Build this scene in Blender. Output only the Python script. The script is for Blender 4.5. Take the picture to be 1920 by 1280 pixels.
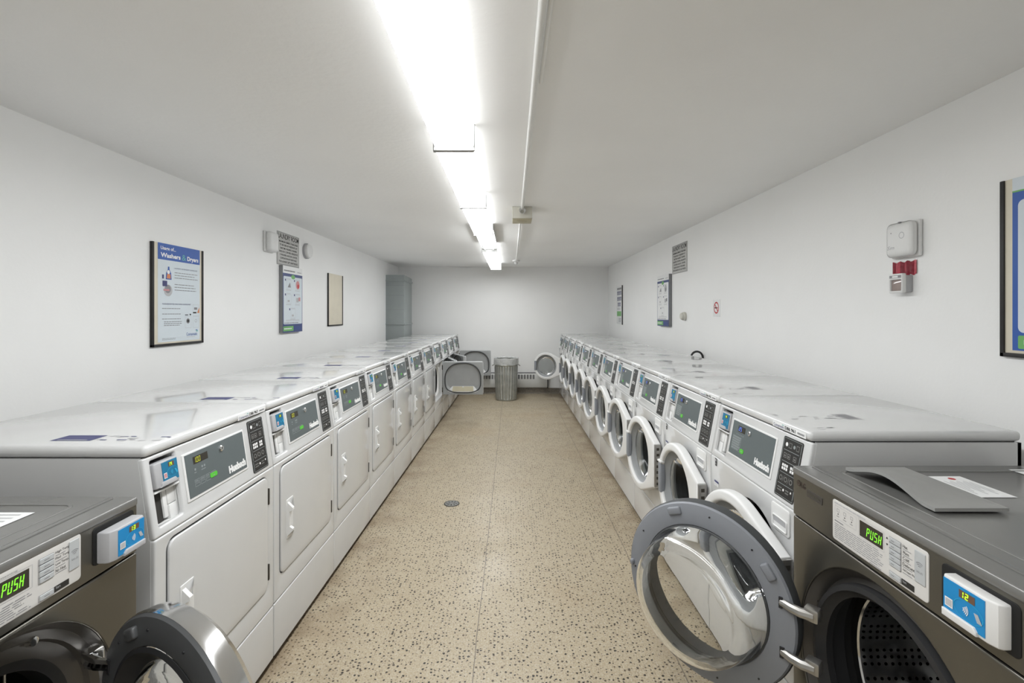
import bpy, bmesh, math, random
from mathutils import Matrix, Vector
R = math.radians
SC = bpy.context.scene
for o in list(bpy.data.objects):
    bpy.data.objects.remove(o)
COL = SC.collection

# ---------------------------------------------------------------- camera, world, exposure
cam_data = bpy.data.cameras.new('camera')
cam_data.sensor_width = 36.0
cam_data.lens = 17.0
cam_data.shift_y = -53.0 / 1920.0
cam_data.clip_start = 0.02
cam = bpy.data.objects.new('camera', cam_data)
cam.location = (0, 0, 1.5)
cam.rotation_euler = (R(90), 0, 0)
COL.objects.link(cam)
SC.camera = cam
world = bpy.data.worlds.new('world')
world.use_nodes = True
world.node_tree.nodes['Background'].inputs[0].default_value = (0.9, 0.95, 1, 1)
world.node_tree.nodes['Background'].inputs[1].default_value = 0.0
SC.world = world
SC.view_settings.view_transform = 'Standard'
SC.view_settings.look = 'None'
SC.view_settings.exposure = 1.13
SC.view_settings.gamma = 1.0
SC.view_settings.use_curve_mapping = False
LAMP = 12.5          # strength of the fluorescent diffusers
TUBE = 12.0         # strength of the bare tubes

# room limits
XL, XR, YB, YF, ZC = -2.13, 1.80, 9.05, -2.3, 2.365

# ---------------------------------------------------------------- materials
MATS = {}
def mat(name, col, rough=0.5, metal=0.0, noise=0.0, nscale=20.0, bump=0.0, bscale=200.0,
        emit=None, estr=0.0, trans=0.0, ior=1.45, coat=0.0, spec=0.5, alpha=1.0):
    m = bpy.data.materials.new(name)
    m.use_nodes = True
    nt = m.node_tree
    p = nt.nodes['Principled BSDF']
    p.inputs['Base Color'].default_value = (*col, 1)
    p.inputs['Roughness'].default_value = rough
    p.inputs['Metallic'].default_value = metal
    p.inputs['IOR'].default_value = ior
    p.inputs['Transmission Weight'].default_value = trans
    p.inputs['Coat Weight'].default_value = coat
    p.inputs['Specular IOR Level'].default_value = spec
    p.inputs['Alpha'].default_value = alpha
    if emit:
        p.inputs['Emission Color'].default_value = (*emit, 1)
        p.inputs['Emission Strength'].default_value = estr
    tc = nt.nodes.new('ShaderNodeTexCoord')
    if noise:
        n = nt.nodes.new('ShaderNodeTexNoise')
        n.inputs['Scale'].default_value = nscale
        n.inputs['Detail'].default_value = 5
        nt.links.new(tc.outputs['Object'], n.inputs['Vector'])
        mr = nt.nodes.new('ShaderNodeMapRange')
        mr.inputs[1].default_value = 0.3; mr.inputs[2].default_value = 0.7
        mr.inputs[3].default_value = 1 - noise; mr.inputs[4].default_value = 1 + noise * 0.4
        nt.links.new(n.outputs['Fac'], mr.inputs[0])
        mx = nt.nodes.new('ShaderNodeVectorMath'); mx.operation = 'SCALE'
        mx.inputs[0].default_value = col
        nt.links.new(mr.outputs[0], mx.inputs['Scale'])
        nt.links.new(mx.outputs[0], p.inputs['Base Color'])
    if bump:
        n2 = nt.nodes.new('ShaderNodeTexNoise')
        n2.inputs['Scale'].default_value = bscale
        n2.inputs['Detail'].default_value = 3
        nt.links.new(tc.outputs['Object'], n2.inputs['Vector'])
        b = nt.nodes.new('ShaderNodeBump')
        b.inputs['Strength'].default_value = bump
        b.inputs['Distance'].default_value = 0.01
        nt.links.new(n2.outputs['Fac'], b.inputs['Height'])
        nt.links.new(b.outputs[0], p.inputs['Normal'])
    MATS[name] = m
    return m

mat('wall_paint', (0.85, 0.85, 0.838), 0.6, noise=0.03, nscale=1.5, bump=0.05, bscale=60)
mat('ceiling_paint', (0.91, 0.91, 0.90), 0.7, noise=0.03, nscale=1.2, bump=0.10, bscale=35)
mat('enamel', (0.60, 0.603, 0.60), 0.16, noise=0.02, nscale=6, coat=0.5)
mat('white_plastic', (0.73, 0.73, 0.72), 0.35, noise=0.02, nscale=15)
mat('white_metal', (0.82, 0.82, 0.80), 0.4, noise=0.02, nscale=8)
mat('dryer_inside', (0.36, 0.37, 0.37), 0.5, noise=0.06, nscale=9)
mat('pan_white', (0.72, 0.72, 0.71), 0.35, noise=0.03, nscale=9)
mat('gap', (0.03, 0.028, 0.025), 0.8, noise=0.2, nscale=9)
mat('base_dark', (0.05, 0.038, 0.028), 0.8, noise=0.3, nscale=9)
mat('drum_dark', (0.05, 0.05, 0.052), 0.35, metal=0.7, noise=0.2, nscale=12)
mat('panel_grey', (0.105, 0.125, 0.128), 0.45, noise=0.03, nscale=25)
mat('panel_ink', (0.28, 0.31, 0.31), 0.5, noise=0.03)
mat('ink_white', (0.80, 0.80, 0.79), 0.45, noise=0.02)
mat('ink_black', (0.02, 0.02, 0.022), 0.5, noise=0.05)
mat('ink_grey', (0.25, 0.25, 0.26), 0.55, noise=0.05)
mat('ink_pale', (0.46, 0.46, 0.47), 0.55, noise=0.05)
mat('strip_black', (0.022, 0.021, 0.02), 0.4, noise=0.1, nscale=30)
mat('strip_icon', (0.20, 0.20, 0.19), 0.45, noise=0.05)
mat('start_green', (0.07, 0.36, 0.03), 0.45, noise=0.05, emit=(0.1, 0.6, 0.05), estr=0.12)
mat('display_dark', (0.035, 0.03, 0.022), 0.2, noise=0.05)
mat('display_brown', (0.13, 0.075, 0.05), 0.25, noise=0.05)
mat('digit_yellow', (0.3, 0.3, 0.03), 0.4, emit=(0.62, 0.66, 0.03), estr=0.28)
mat('digit_green', (0.1, 0.45, 0.03), 0.4, emit=(0.28, 1.0, 0.03), estr=0.42)
mat('digit_lime', (0.25, 0.5, 0.03), 0.4, emit=(0.55, 1.0, 0.02), estr=0.5)
mat('digit_blue', (0.1, 0.18, 0.7), 0.4, emit=(0.15, 0.28, 0.9), estr=0.25)
mat('reader_grey', (0.40, 0.40, 0.41), 0.45, noise=0.04, nscale=18)
mat('reader_pale', (0.66, 0.655, 0.64), 0.42, noise=0.03, nscale=18)
mat('reader_blue', (0.008, 0.22, 0.50), 0.4, noise=0.03)
mat('reader_blue_dim', (0.010, 0.15, 0.28), 0.4, noise=0.03)
mat('reader_ring', (0.03, 0.38, 0.62), 0.4, noise=0.03)
mat('chrome', (0.72, 0.72, 0.72), 0.12, metal=1.0, noise=0.03, nscale=6)
mat('hinge_metal', (0.42, 0.41, 0.39), 0.35, metal=0.9, noise=0.1, nscale=30)
mat('hinge_dark', (0.06, 0.055, 0.045), 0.45, metal=0.4, noise=0.15, nscale=30)
mat('rubber_grey', (0.055, 0.058, 0.06), 0.6, noise=0.1, nscale=15)
mat('grey_plastic', (0.215, 0.225, 0.245), 0.5, noise=0.03, nscale=12)
mat('grey_plastic_dark', (0.062, 0.064, 0.066), 0.42, noise=0.05, nscale=12)
mat('ring_grey', (0.27, 0.28, 0.285), 0.4, noise=0.04, nscale=12)
mat('handle_grey', (0.25, 0.265, 0.29), 0.45, noise=0.04, nscale=12)
mat('steel_graphite', (0.155, 0.148, 0.128), 0.30, metal=0.85, noise=0.04, nscale=4, bump=0.02, bscale=400)
mat('graphite_top', (0.185, 0.183, 0.175), 0.26, metal=0.3, noise=0.04, nscale=5)
mat('graphite_deep', (0.10, 0.094, 0.087), 0.32, metal=0.6, noise=0.06, nscale=6)
mat('label_silver', (0.60, 0.585, 0.56), 0.4, noise=0.02, nscale=20)
mat('button_silver', (0.44, 0.455, 0.46), 0.35, noise=0.03, nscale=20)
mat('gasket_black', (0.020, 0.020, 0.021), 0.45, noise=0.1, nscale=15)
mat('emblem_brown', (0.050, 0.034, 0.028), 0.4, noise=0.05)
mat('tub_black', (0.006, 0.006, 0.006), 0.6, noise=0.2, nscale=9)
mat('glass', (0.97, 0.98, 0.97), 0.0, trans=1.0, ior=1.46)
mat('window_glass', (0.55, 0.57, 0.57), 0.02, trans=1.0, ior=1.2)
mat('mat_grey', (0.27, 0.27, 0.26), 0.6, noise=0.04, nscale=20, bump=0.1, bscale=150)
mat('paper', (0.78, 0.785, 0.78), 0.55, noise=0.02, nscale=12)
mat('paper_blue', (0.63, 0.69, 0.73), 0.5, noise=0.02, nscale=9)
mat('board_cream', (0.70, 0.65, 0.53), 0.6, noise=0.05, nscale=9)
mat('frame_black', (0.018, 0.017, 0.016), 0.5, noise=0.2, nscale=20)
mat('poster_blue', (0.03, 0.10, 0.38), 0.45, noise=0.03)
mat('poster_navy', (0.045, 0.065, 0.19), 0.45, noise=0.03)
mat('poster_green', (0.16, 0.42, 0.13), 0.45, noise=0.03)
mat('ink_teal', (0.12, 0.42, 0.38), 0.45, noise=0.03)
mat('ink_navy', (0.05, 0.055, 0.16), 0.5, noise=0.04)
mat('ink_red', (0.50, 0.035, 0.04), 0.5, noise=0.05)
mat('ink_orange', (0.62, 0.22, 0.09), 0.5, noise=0.05)
mat('ink_rose', (0.55, 0.25, 0.26), 0.5, noise=0.05)
mat('sign_grey', (0.52, 0.52, 0.50), 0.5, noise=0.03, nscale=15)
mat('board_edge', (0.22, 0.225, 0.23), 0.5, noise=0.05)
mat('tape_red', (0.42, 0.018, 0.045), 0.25, noise=0.25, nscale=60, bump=0.3, bscale=60)
mat('beige', (0.50, 0.46, 0.33), 0.5, noise=0.04, nscale=15)
mat('beige_box', (0.60, 0.585, 0.52), 0.5, noise=0.04, nscale=15)
mat('duct_grey', (0.315, 0.345, 0.34), 0.5, noise=0.06, nscale=5)
mat('hose_black', (0.02, 0.02, 0.02), 0.45, noise=0.1)
mat('galvanized', (0.46, 0.47, 0.44), 0.34, metal=0.75, noise=0.18, nscale=14)
mat('bag_film', (0.75, 0.76, 0.75), 0.14, noise=0.1, nscale=30, bump=0.6, bscale=35, alpha=0.55)
mat('heater_white', (0.60, 0.60, 0.575), 0.45, noise=0.05, nscale=9)
mat('slot_grey', (0.20, 0.20, 0.20), 0.6, noise=0.1)
mat('cove_brown', (0.20, 0.175, 0.14), 0.5, noise=0.35, nscale=60)
mat('end_plate', (0.33, 0.33, 0.32), 0.5, noise=0.03)
mat('lens_lit', (0.9, 0.9, 0.9), 0.4, emit=(0.965, 0.985, 1.0), estr=LAMP)
mat('lens_side', (0.9, 0.9, 0.9), 0.4, emit=(0.965, 0.985, 1.0), estr=1.0)
mat('tube_lit', (0.9, 0.9, 0.9), 0.4, emit=(0.965, 0.985, 1.0), estr=TUBE)
mat('strobe_lens', (0.30, 0.24, 0.22), 0.1, noise=0.1, coat=0.6)

def lens_pattern():
    """fine prismatic ribbing in the diffuser's relief"""
    nt = MATS['lens_lit'].node_tree
    p = nt.nodes['Principled BSDF']
    tc = nt.nodes.new('ShaderNodeTexCoord')
    w = nt.nodes.new('ShaderNodeTexWave'); w.inputs['Scale'].default_value = 60; w.bands_direction = 'DIAGONAL'
    nt.links.new(tc.outputs['Object'], w.inputs['Vector'])
    b = nt.nodes.new('ShaderNodeBump'); b.inputs['Strength'].default_value = 0.3
    nt.links.new(w.outputs['Fac'], b.inputs['Height']); nt.links.new(b.outputs[0], p.inputs['Normal'])
lens_pattern()

def terrazzo(name, cove=False):
    m = bpy.data.materials.new(name); m.use_nodes = True
    nt = m.node_tree; N = nt.nodes; L = nt.links
    p = N['Principled BSDF']
    p.inputs['Roughness'].default_value = 0.42
    p.inputs['Specular IOR Level'].default_value = 0.3
    tc = N.new('ShaderNodeTexCoord')
    def rgbmix(fac, a, b):
        x = N.new('ShaderNodeMix'); x.data_type = 'RGBA'
        if isinstance(fac, float): x.inputs[0].default_value = fac
        else: L.new(fac, x.inputs[0])
        for i, v in ((6, a), (7, b)):
            if isinstance(v, tuple): x.inputs[i].default_value = (*v, 1)
            else: L.new(v, x.inputs[i])
        return x.outputs[2]
    def noise(scale, det=3, vec=None):
        n = N.new('ShaderNodeTexNoise'); n.inputs['Scale'].default_value = scale; n.inputs['Detail'].default_value = det
        L.new(vec or tc.outputs['Object'], n.inputs['Vector']); return n
    def rng(val, a, b, c=0.0, d=1.0):
        r = N.new('ShaderNodeMapRange'); r.clamp = True
        for i, v in enumerate((a, b, c, d)): r.inputs[1 + i].default_value = v
        L.new(val, r.inputs[0]); return r.outputs[0]
    def math_(op, a, b=None):
        x = N.new('ShaderNodeMath'); x.operation = op
        for i, v in enumerate((a, b)):
            if v is None: continue
            if isinstance(v, (int, float)): x.inputs[i].default_value = v
            else: L.new(v, x.inputs[i])
        return x.outputs[0]
    # a wobbled coordinate makes the chips ragged
    wn = noise(110, 2)
    wob = N.new('ShaderNodeVectorMath'); wob.operation = 'MULTIPLY_ADD'
    L.new(wn.outputs['Color'], wob.inputs[0]); wob.inputs[1].default_value = (0.008, 0.008, 0.0)
    L.new(tc.outputs['Object'], wob.inputs[2])
    def chips(scale, lo, hi, keep):
        v = N.new('ShaderNodeTexVoronoi'); v.inputs['Scale'].default_value = scale
        v.voronoi_dimensions = '2D'
        L.new(wob.outputs[0], v.inputs['Vector'])
        sep = N.new('ShaderNodeSeparateColor'); L.new(v.outputs['Color'], sep.inputs[0])
        size = rng(sep.outputs[0], keep, 1.0, 0.0, 1.0)
        lim = math_('MULTIPLY', math_('POWER', size, 0.6), hi)
        return math_('LESS_THAN', v.outputs['Distance'], lim), sep.outputs[1]
    base = rgbmix(rng(noise(2.2, 4).outputs['Fac'], 0.35, 0.7), (0.370, 0.308, 0.208), (0.330, 0.270, 0.178))
    base = rgbmix(rng(noise(130, 2).outputs['Fac'], 0.42, 0.60), base, (0.425, 0.365, 0.27))
    lf, _ = chips(75, 0, 0.36, 0.45)
    base = rgbmix(math_('MULTIPLY', lf, 0.45), base, (0.48, 0.43, 0.35))
    df, dc = chips(54, 0, 0.30, 0.36)
    base = rgbmix(math_('MULTIPLY', df, 0.97), base, rgbmix(math_('POWER', dc, 3.0), (0.014, 0.012, 0.010), (0.10, 0.07, 0.045)))
    df2, dc2 = chips(100, 0, 0.30, 0.62)
    base = rgbmix(math_('MULTIPLY', df2, 0.7), base, (0.17, 0.14, 0.11))
    # old scuffs and stains
    st = rng(noise(1.1, 6).outputs['Fac'], 0.55, 0.75, 0.0, 0.35)
    base = rgbmix(st, base, (0.36, 0.26, 0.155))
    # patchy darker brown, stronger towards the fronts of the machines
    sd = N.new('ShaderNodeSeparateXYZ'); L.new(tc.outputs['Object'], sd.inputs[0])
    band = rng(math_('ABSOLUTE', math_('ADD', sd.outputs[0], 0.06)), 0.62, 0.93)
    front_brown = math_('MULTIPLY', band, rng(noise(5, 6).outputs['Fac'], 0.38, 0.68, 0.05, 0.75))
    base = rgbmix(front_brown, base, (0.20, 0.145, 0.09))
    # joints between the poured bays
    sx = N.new('ShaderNodeSeparateXYZ')
    wj = noise(3, 2); wv = N.new('ShaderNodeVectorMath'); wv.operation = 'MULTIPLY_ADD'
    L.new(wj.outputs['Color'], wv.inputs[0]); wv.inputs[1].default_value = (0.010, 0.010, 0)
    L.new(tc.outputs['Object'], wv.inputs[2]); L.new(wv.outputs[0], sx.inputs[0])
    def line(v, off, per, w):
        a = math_('MODULO', math_('ADD', v, off), per)
        return math_('LESS_THAN', math_('ABSOLUTE', math_('SUBTRACT', a, per / 2)), w)
    jl = math_('MAXIMUM', line(sx.outputs[0], 0.162 + 8.79 - 0.4395 * 1 + 0.879 - 0.005, 0.879, 0.0022),
               math_('MULTIPLY', line(sx.outputs[1], 60 - 2.81 - 0.005 + 1.7 - (60 % 3.4), 3.4, 0.0013), 0.6))
    base = rgbmix(math_('MULTIPLY', jl, 0.85), base, (0.13, 0.11, 0.09))
    L.new(base, p.inputs['Base Color'])
    rr = rng(noise(3, 4).outputs['Fac'], 0.3, 0.7, 0.36, 0.52)
    L.new(rr, p.inputs['Roughness'])
    MATS[name] = m
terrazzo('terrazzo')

def drum_material():
    """bright steel drum with rows of dark punched holes and embossed dimples"""
    m = bpy.data.materials.new('drum_steel'); m.use_nodes = True
    nt = m.node_tree; N = nt.nodes; L = nt.links
    p = N['Principled BSDF']; p.inputs['Metallic'].default_value = 1.0; p.inputs['Roughness'].default_value = 0.22
    tc = N.new('ShaderNodeTexCoord'); s = N.new('ShaderNodeSeparateXYZ'); L.new(tc.outputs['Object'], s.inputs[0])
    def M(op, a, b=None):
        x = N.new('ShaderNodeMath'); x.operation = op
        for i, v in enumerate((a, b)):
            if v is None: continue
            if isinstance(v, (int, float)): x.inputs[i].default_value = v
            else: L.new(v, x.inputs[i])
        return x.outputs[0]
    ang = M('ARCTAN2', s.outputs[2], s.outputs[0])
    u = M('MULTIPLY', ang, 14.0); v = M('MULTIPLY', s.outputs[1], 50.0)
    fu = M('SUBTRACT', M('FRACT', M('ADD', u, 100.0)), 0.5); fv = M('SUBTRACT', M('FRACT', M('ADD', v, 100.0)), 0.5)
    d = M('SQRT', M('ADD', M('MULTIPLY', fu, fu), M('MULTIPLY', fv, fv)))
    band = M('GREATER_THAN', M('FRACT', M('ADD', M('MULTIPLY', ang, 14.0 / 4.0), 100.0)), 0.26)
    hole = M('MULTIPLY', M('LESS_THAN', d, 0.24), band)
    mx = N.new('ShaderNodeMix'); mx.data_type = 'RGBA'; L.new(hole, mx.inputs[0])
    mx.inputs[6].default_value = (0.60, 0.60, 0.60, 1); mx.inputs[7].default_value = (0.004, 0.004, 0.004, 1)
    L.new(mx.outputs[2], p.inputs['Base Color'])
    vo = N.new('ShaderNodeTexVoronoi'); vo.inputs['Scale'].default_value = 16; vo.feature = 'SMOOTH_F1'
    L.new(tc.outputs['Object'], vo.inputs['Vector'])
    h = M('ADD', M('MULTIPLY', vo.outputs['Distance'], 1.0), M('MULTIPLY', hole, -0.3))
    b = N.new('ShaderNodeBump'); b.inputs['Strength'].default_value = 0.5; b.inputs['Distance'].default_value = 0.02
    L.new(h, b.inputs['Height']); L.new(b.outputs[0], p.inputs['Normal'])
    MATS['drum_steel'] = m
drum_material()

# ---------------------------------------------------------------- mesh helpers
I4 = Matrix.Identity(4)
def rx(a): return Matrix.Rotation(a, 4, 'X')
def ry(a): return Matrix.Rotation(a, 4, 'Y')
def rz(a): return Matrix.Rotation(a, 4, 'Z')
def tr(x, y, z): return Matrix.Translation((x, y, z))
TEXT_CACHE = {}

class B:
    """collects shapes into one mesh; local frame: x to the right, z up, the front faces -y"""
    def __init__(self):
        self.bm = bmesh.new(); self.mats = []; self.T = I4
    def mi(self, name):
        if name not in self.mats: self.mats.append(name)
        return self.mats.index(name)
    def absorb(self, bm2, m, T=I4):
        k = self.mi(m); X = self.T @ T
        vm = {v: self.bm.verts.new(X @ v.co) for v in bm2.verts}
        flip = X.determinant() < 0
        for f in bm2.faces:
            vs = [vm[v] for v in f.verts]
            if flip: vs.reverse()
            try: nf = self.bm.faces.new(vs)
            except ValueError: continue
            nf.material_index = k
        bm2.free()
    def box(self, x0, y0, z0, x1, y1, z1, m, bev=0.0, seg=2, T=I4):
        b = bmesh.new()
        bmesh.ops.create_cube(b, size=1)
        for v in b.verts:
            v.co = Vector(((x0 + x1) / 2 + v.co.x * (x1 - x0), (y0 + y1) / 2 + v.co.y * (y1 - y0), (z0 + z1) / 2 + v.co.z * (z1 - z0)))
        if bev:
            bmesh.ops.bevel(b, geom=b.edges[:], offset=bev, segments=seg, profile=0.5, affect='EDGES')
        self.absorb(b, m, T); return self
    def quad(self, x0, z0, x1, z1, y, m, T=I4):
        b = bmesh.new()
        b.faces.new([b.verts.new(c) for c in ((x0, y, z0), (x1, y, z0), (x1, y, z1), (x0, y, z1))])
        self.absorb(b, m, T); return self
    def poly(self, pts, m, T=I4):
        b = bmesh.new(); b.faces.new([b.verts.new(c) for c in pts]); self.absorb(b, m, T); return self
    def prism(self, prof, x0, x1, m, T=I4):
        """a closed (y, z) profile swept along x"""
        b = bmesh.new()
        a = [b.verts.new((x0, y, z)) for y, z in prof]; c = [b.verts.new((x1, y, z)) for y, z in prof]
        n = len(prof)
        b.faces.new(a); b.faces.new(c[::-1])
        for i in range(n):
            j = (i + 1) % n; b.faces.new((a[i], c[i], c[j], a[j]))
        bmesh.ops.recalc_face_normals(b, faces=b.faces[:])
        self.absorb(b, m, T); return self
    def plate(self, outline, holes, y0, y1, m, bev=0.0, T=I4, seg=2):
        """flat plate in the x-z plane with holes, front face at y0, back at y1"""
        cu = bpy.data.curves.new('c', 'CURVE'); cu.dimensions = '2D'; cu.fill_mode = 'BOTH'
        for loop in [outline] + list(holes):
            s = cu.splines.new('POLY'); s.points.add(len(loop) - 1)
            for i, (x, z) in enumerate(loop): s.points[i].co = (x, z, 0, 1)
            s.use_cyclic_u = True
        cu.extrude = max((y1 - y0) / 2 - bev, 0.00002); cu.bevel_depth = bev; cu.bevel_resolution = seg; cu.offset = -bev
        ob = bpy.data.objects.new('c', cu)
        me = bpy.data.meshes.new_from_object(ob)
        b = bmesh.new(); b.from_mesh(me)
        bmesh.ops.remove_doubles(b, verts=b.verts[:], dist=1e-6)
        bpy.data.objects.remove(ob); bpy.data.curves.remove(cu); bpy.data.meshes.remove(me)
        self.absorb(b, m, T @ tr(0, (y0 + y1) / 2, 0) @ rx(R(90))); return self
    def lathe(self, prof, m, T=I4, n=48, a0=0.0, a1=2 * math.pi):
        """(r, y) profile spun round the y axis"""
        b = bmesh.new(); full = abs(a1 - a0 - 2 * math.pi) < 1e-6
        k = n if full else n + 1
        rows = []
        for r, y in prof:
            if r < 1e-6: rows.append([b.verts.new((0, y, 0))])
            else: rows.append([b.verts.new((r * math.cos(a0 + (a1 - a0) * i / n), y, r * math.sin(a0 + (a1 - a0) * i / n))) for i in range(k)])
        for p, q in zip(rows, rows[1:]):
            for i in range(n):
                j = (i + 1) % k
                if len(p) == 1 and len(q) == 1: continue
                if len(p) == 1: b.faces.new((p[0], q[j], q[i]))
                elif len(q) == 1: b.faces.new((p[i], p[j], q[0]))
                else: b.faces.new((p[i], p[j], q[j], q[i]))
        self.absorb(b, m, T); return self
    def cyl(self, r, y0, y1, m, T=I4, n=24):
        return self.lathe([(0, y0), (r, y0), (r, y1), (0, y1)], m, T, n)
    def vcyl(self, r, z0, z1, m, x=0, y=0, n=24):
        return self.lathe([(0, z0), (r, z0), (r, z1), (0, z1)], m, tr(x, y, 0) @ rx(R(90)), n)
    def tube(self, pts, r, m, n=12, cap=True, T=I4):
        b = bmesh.new(); P = [Vector(p) for p in pts]; rings = []; up = None
        for i, p in enumerate(P):
            t = (P[min(i + 1, len(P) - 1)] - P[max(i - 1, 0)]).normalized()
            if up is None:
                up = Vector((0, 0, 1)) if abs(t.z) < 0.9 else Vector((1, 0, 0))
            s = t.cross(up).normalized(); up = s.cross(t).normalized()
            rr = r[i] if isinstance(r, (list, tuple)) else r
            rings.append([b.verts.new(p + rr * (math.cos(2 * math.pi * k / n) * s + math.sin(2 * math.pi * k / n) * up)) for k in range(n)])
        for a, c in zip(rings, rings[1:]):
            for k in range(n): b.faces.new((a[k], a[(k + 1) % n], c[(k + 1) % n], c[k]))
        if cap: b.faces.new(rings[0][::-1]); b.faces.new(rings[-1])
        bmesh.ops.recalc_face_normals(b, faces=b.faces[:])
        self.absorb(b, m, T); return self
    def text(self, s, x0, z0, x1, z1, y, m, bold=0.0, T=I4, shear=0.0, keep=False):
        """lettering fitted into the box x0..x1, z0..z1 on the plane y"""
        key = (s, bold)
        if key not in TEXT_CACHE:
            cu = bpy.data.curves.new('t', 'FONT'); cu.body = s; cu.size = 1; cu.offset = bold; cu.resolution_u = 3
            ob = bpy.data.objects.new('t', cu); me = bpy.data.meshes.new_from_object(ob)
            vs = [v.co.copy() for v in me.vertices]; fs = [tuple(p.vertices) for p in me.polygons]
            bpy.data.objects.remove(ob); bpy.data.curves.remove(cu); bpy.data.meshes.remove(me)
            TEXT_CACHE[key] = (vs, fs)
        vs, fs = TEXT_CACHE[key]
        if not vs: return self
        ax = min(v.x for v in vs); bx = max(v.x for v in vs); az = min(v.y for v in vs); bz = max(v.y for v in vs)
        sx = (x1 - x0) / (bx - ax); sz = (z1 - z0) / (bz - az)
        if keep: sx = sz = min(sx, sz)
        b = bmesh.new()
        nv = [b.verts.new((x0 + (v.x - ax) * sx + shear * (v.y - az) * sz, y, z0 + (v.y - az) * sz)) for v in vs]
        for f in fs:
            try: b.faces.new([nv[i] for i in f])
            except ValueError: pass
        self.absorb(b, m, T); return self
    def seg7(self, s, x, z, w, h, y, m, gap=0.35, T=I4, shear=0.12, th=0.16):
        SEG = {'P': 'abefg', 'U': 'bcdef', 'S': 'afgcd', 'H': 'bcefg', '0': 'abcdef', '1': 'bc', '2': 'abged', '3': 'abgcd', '4': 'fgbc', '5': 'afgcd', '8': 'abcdefg', ' ': ''}
        t = h * th / 1.6; e = t * 0.35
        for ch in s:
            R_ = {'a': (e, h - t, w - e, h), 'd': (e, 0, w - e, t), 'g': (e, h / 2 - t / 2, w - e, h / 2 + t / 2),
                  'f': (0, h / 2 + e, t, h - e), 'b': (w - t, h / 2 + e, w, h - e), 'e': (0, e, t, h / 2 - e), 'c': (w - t, e, w, h / 2 - e)}
            for q in SEG[ch]:
                a, b_, c, d = R_[q]
                self.poly([(x + a + shear * b_, y, z + b_), (x + c + shear * b_, y, z + b_), (x + c + shear * d, y, z + d), (x + a + shear * d, y, z + d)], m, T)
            x += w * (1 + gap)
        return self
    def bars(self, x0, z0, x1, z1, rows, y, m, seed=0, fill=0.45, T=I4):
        """lines of print too small to read, as rows of word-length dashes"""
        rnd = random.Random(seed); h = (z1 - z0) / rows
        for r in range(rows):
            zz = z1 - (r + 0.5) * h; x = x0; end = x1 - (x1 - x0) * rnd.uniform(0, 0.18)
            while x < end - 1e-6:
                w = min((x1 - x0) * rnd.uniform(0.06, 0.16), end - x)
                self.quad(x, zz - h * fill / 2, x + w * 0.86, zz + h * fill / 2, y, m, T); x += w
        return self
    def outline(self, x0, z0, x1, z1, t, y, m, T=I4):
        self.quad(x0, z0, x1, z0 + t, y, m, T); self.quad(x0, z1 - t, x1, z1, y, m, T)
        self.quad(x0, z0 + t, x0 + t, z1 - t, y, m, T); self.quad(x1 - t, z0 + t, x1, z1 - t, y, m, T); return self
    def disc(self, cx, cz, r, y, m, T=I4, n=24, rin=0.0, sz=1.0):
        if rin:
            for i in range(n):
                a, c = 2 * math.pi * i / n, 2 * math.pi * (i + 1) / n
                self.poly([(cx + q * math.cos(t), y, cz + sz * q * math.sin(t)) for q, t in ((rin, a), (r, a), (r, c), (rin, c))], m, T)
        else:
            self.poly([(cx + r * math.cos(2 * math.pi * i / n), y, cz + sz * r * math.sin(2 * math.pi * i / n)) for i in range(n)], m, T)
        return self
    def build(self, name, parent=None, label=None, M=None, sharp=35):
        me = bpy.data.meshes.new(name)
        bmesh.ops.remove_doubles(self.bm, verts=self.bm.verts[:], dist=1e-7)
        lim = R(sharp)
        for f in self.bm.faces: f.smooth = True
        for e in self.bm.edges:
            if len(e.link_faces) == 2:
                e.smooth = e.calc_face_angle(0) < lim
            else: e.smooth = False
        self.bm.to_mesh(me); self.bm.free()
        for m in self.mats: me.materials.append(MATS[m])
        o = bpy.data.objects.new(name, me); COL.objects.link(o)
        if parent: o.parent = parent
        if M is not None: o.matrix_local = M
        if label: o['label'] = label
        return o

def rrect(x0, z0, x1, z1, r, n=5):
    pts = []
    for cx, cz, a in ((x1 - r, z1 - r, 0), (x0 + r, z1 - r, 90), (x0 + r, z0 + r, 180), (x1 - r, z0 + r, 270)):
        for i in range(n + 1):
            t = R(a + 90 * i / n); pts.append((cx + r * math.cos(t), cz + r * math.sin(t)))
    return pts
def circle(cx, cz, r, n=48): return [(cx + r * math.cos(2 * math.pi * i / n), cz + r * math.sin(2 * math.pi * i / n)) for i in range(n)]
def rect(x0, z0, x1, z1): return [(x0, z0), (x1, z0), (x1, z1), (x0, z1)]

def thing(name, label, cat, loc=(0, 0, 0), rot=0.0, group=None):
    o = bpy.data.objects.new(name, None); COL.objects.link(o)
    o.empty_display_size = 0.1; o.location = loc; o.rotation_euler = (0, 0, rot)
    tag(o, label, cat, group); return o
def tag(o, label, cat, group=None, kind=None):
    o['label'] = label; o['category'] = cat
    if group: o['group'] = group
    if kind: o['kind'] = kind
    return o
def structure(o):
    o['kind'] = 'structure'; return o
def copy_tree(o, parent=None, only=None):
    c = o.copy(); COL.objects.link(c)
    if parent: c.parent = parent
    for ch in list(o.children):
        if only is None or only(ch): copy_tree(ch, c, only)
    return c

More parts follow.
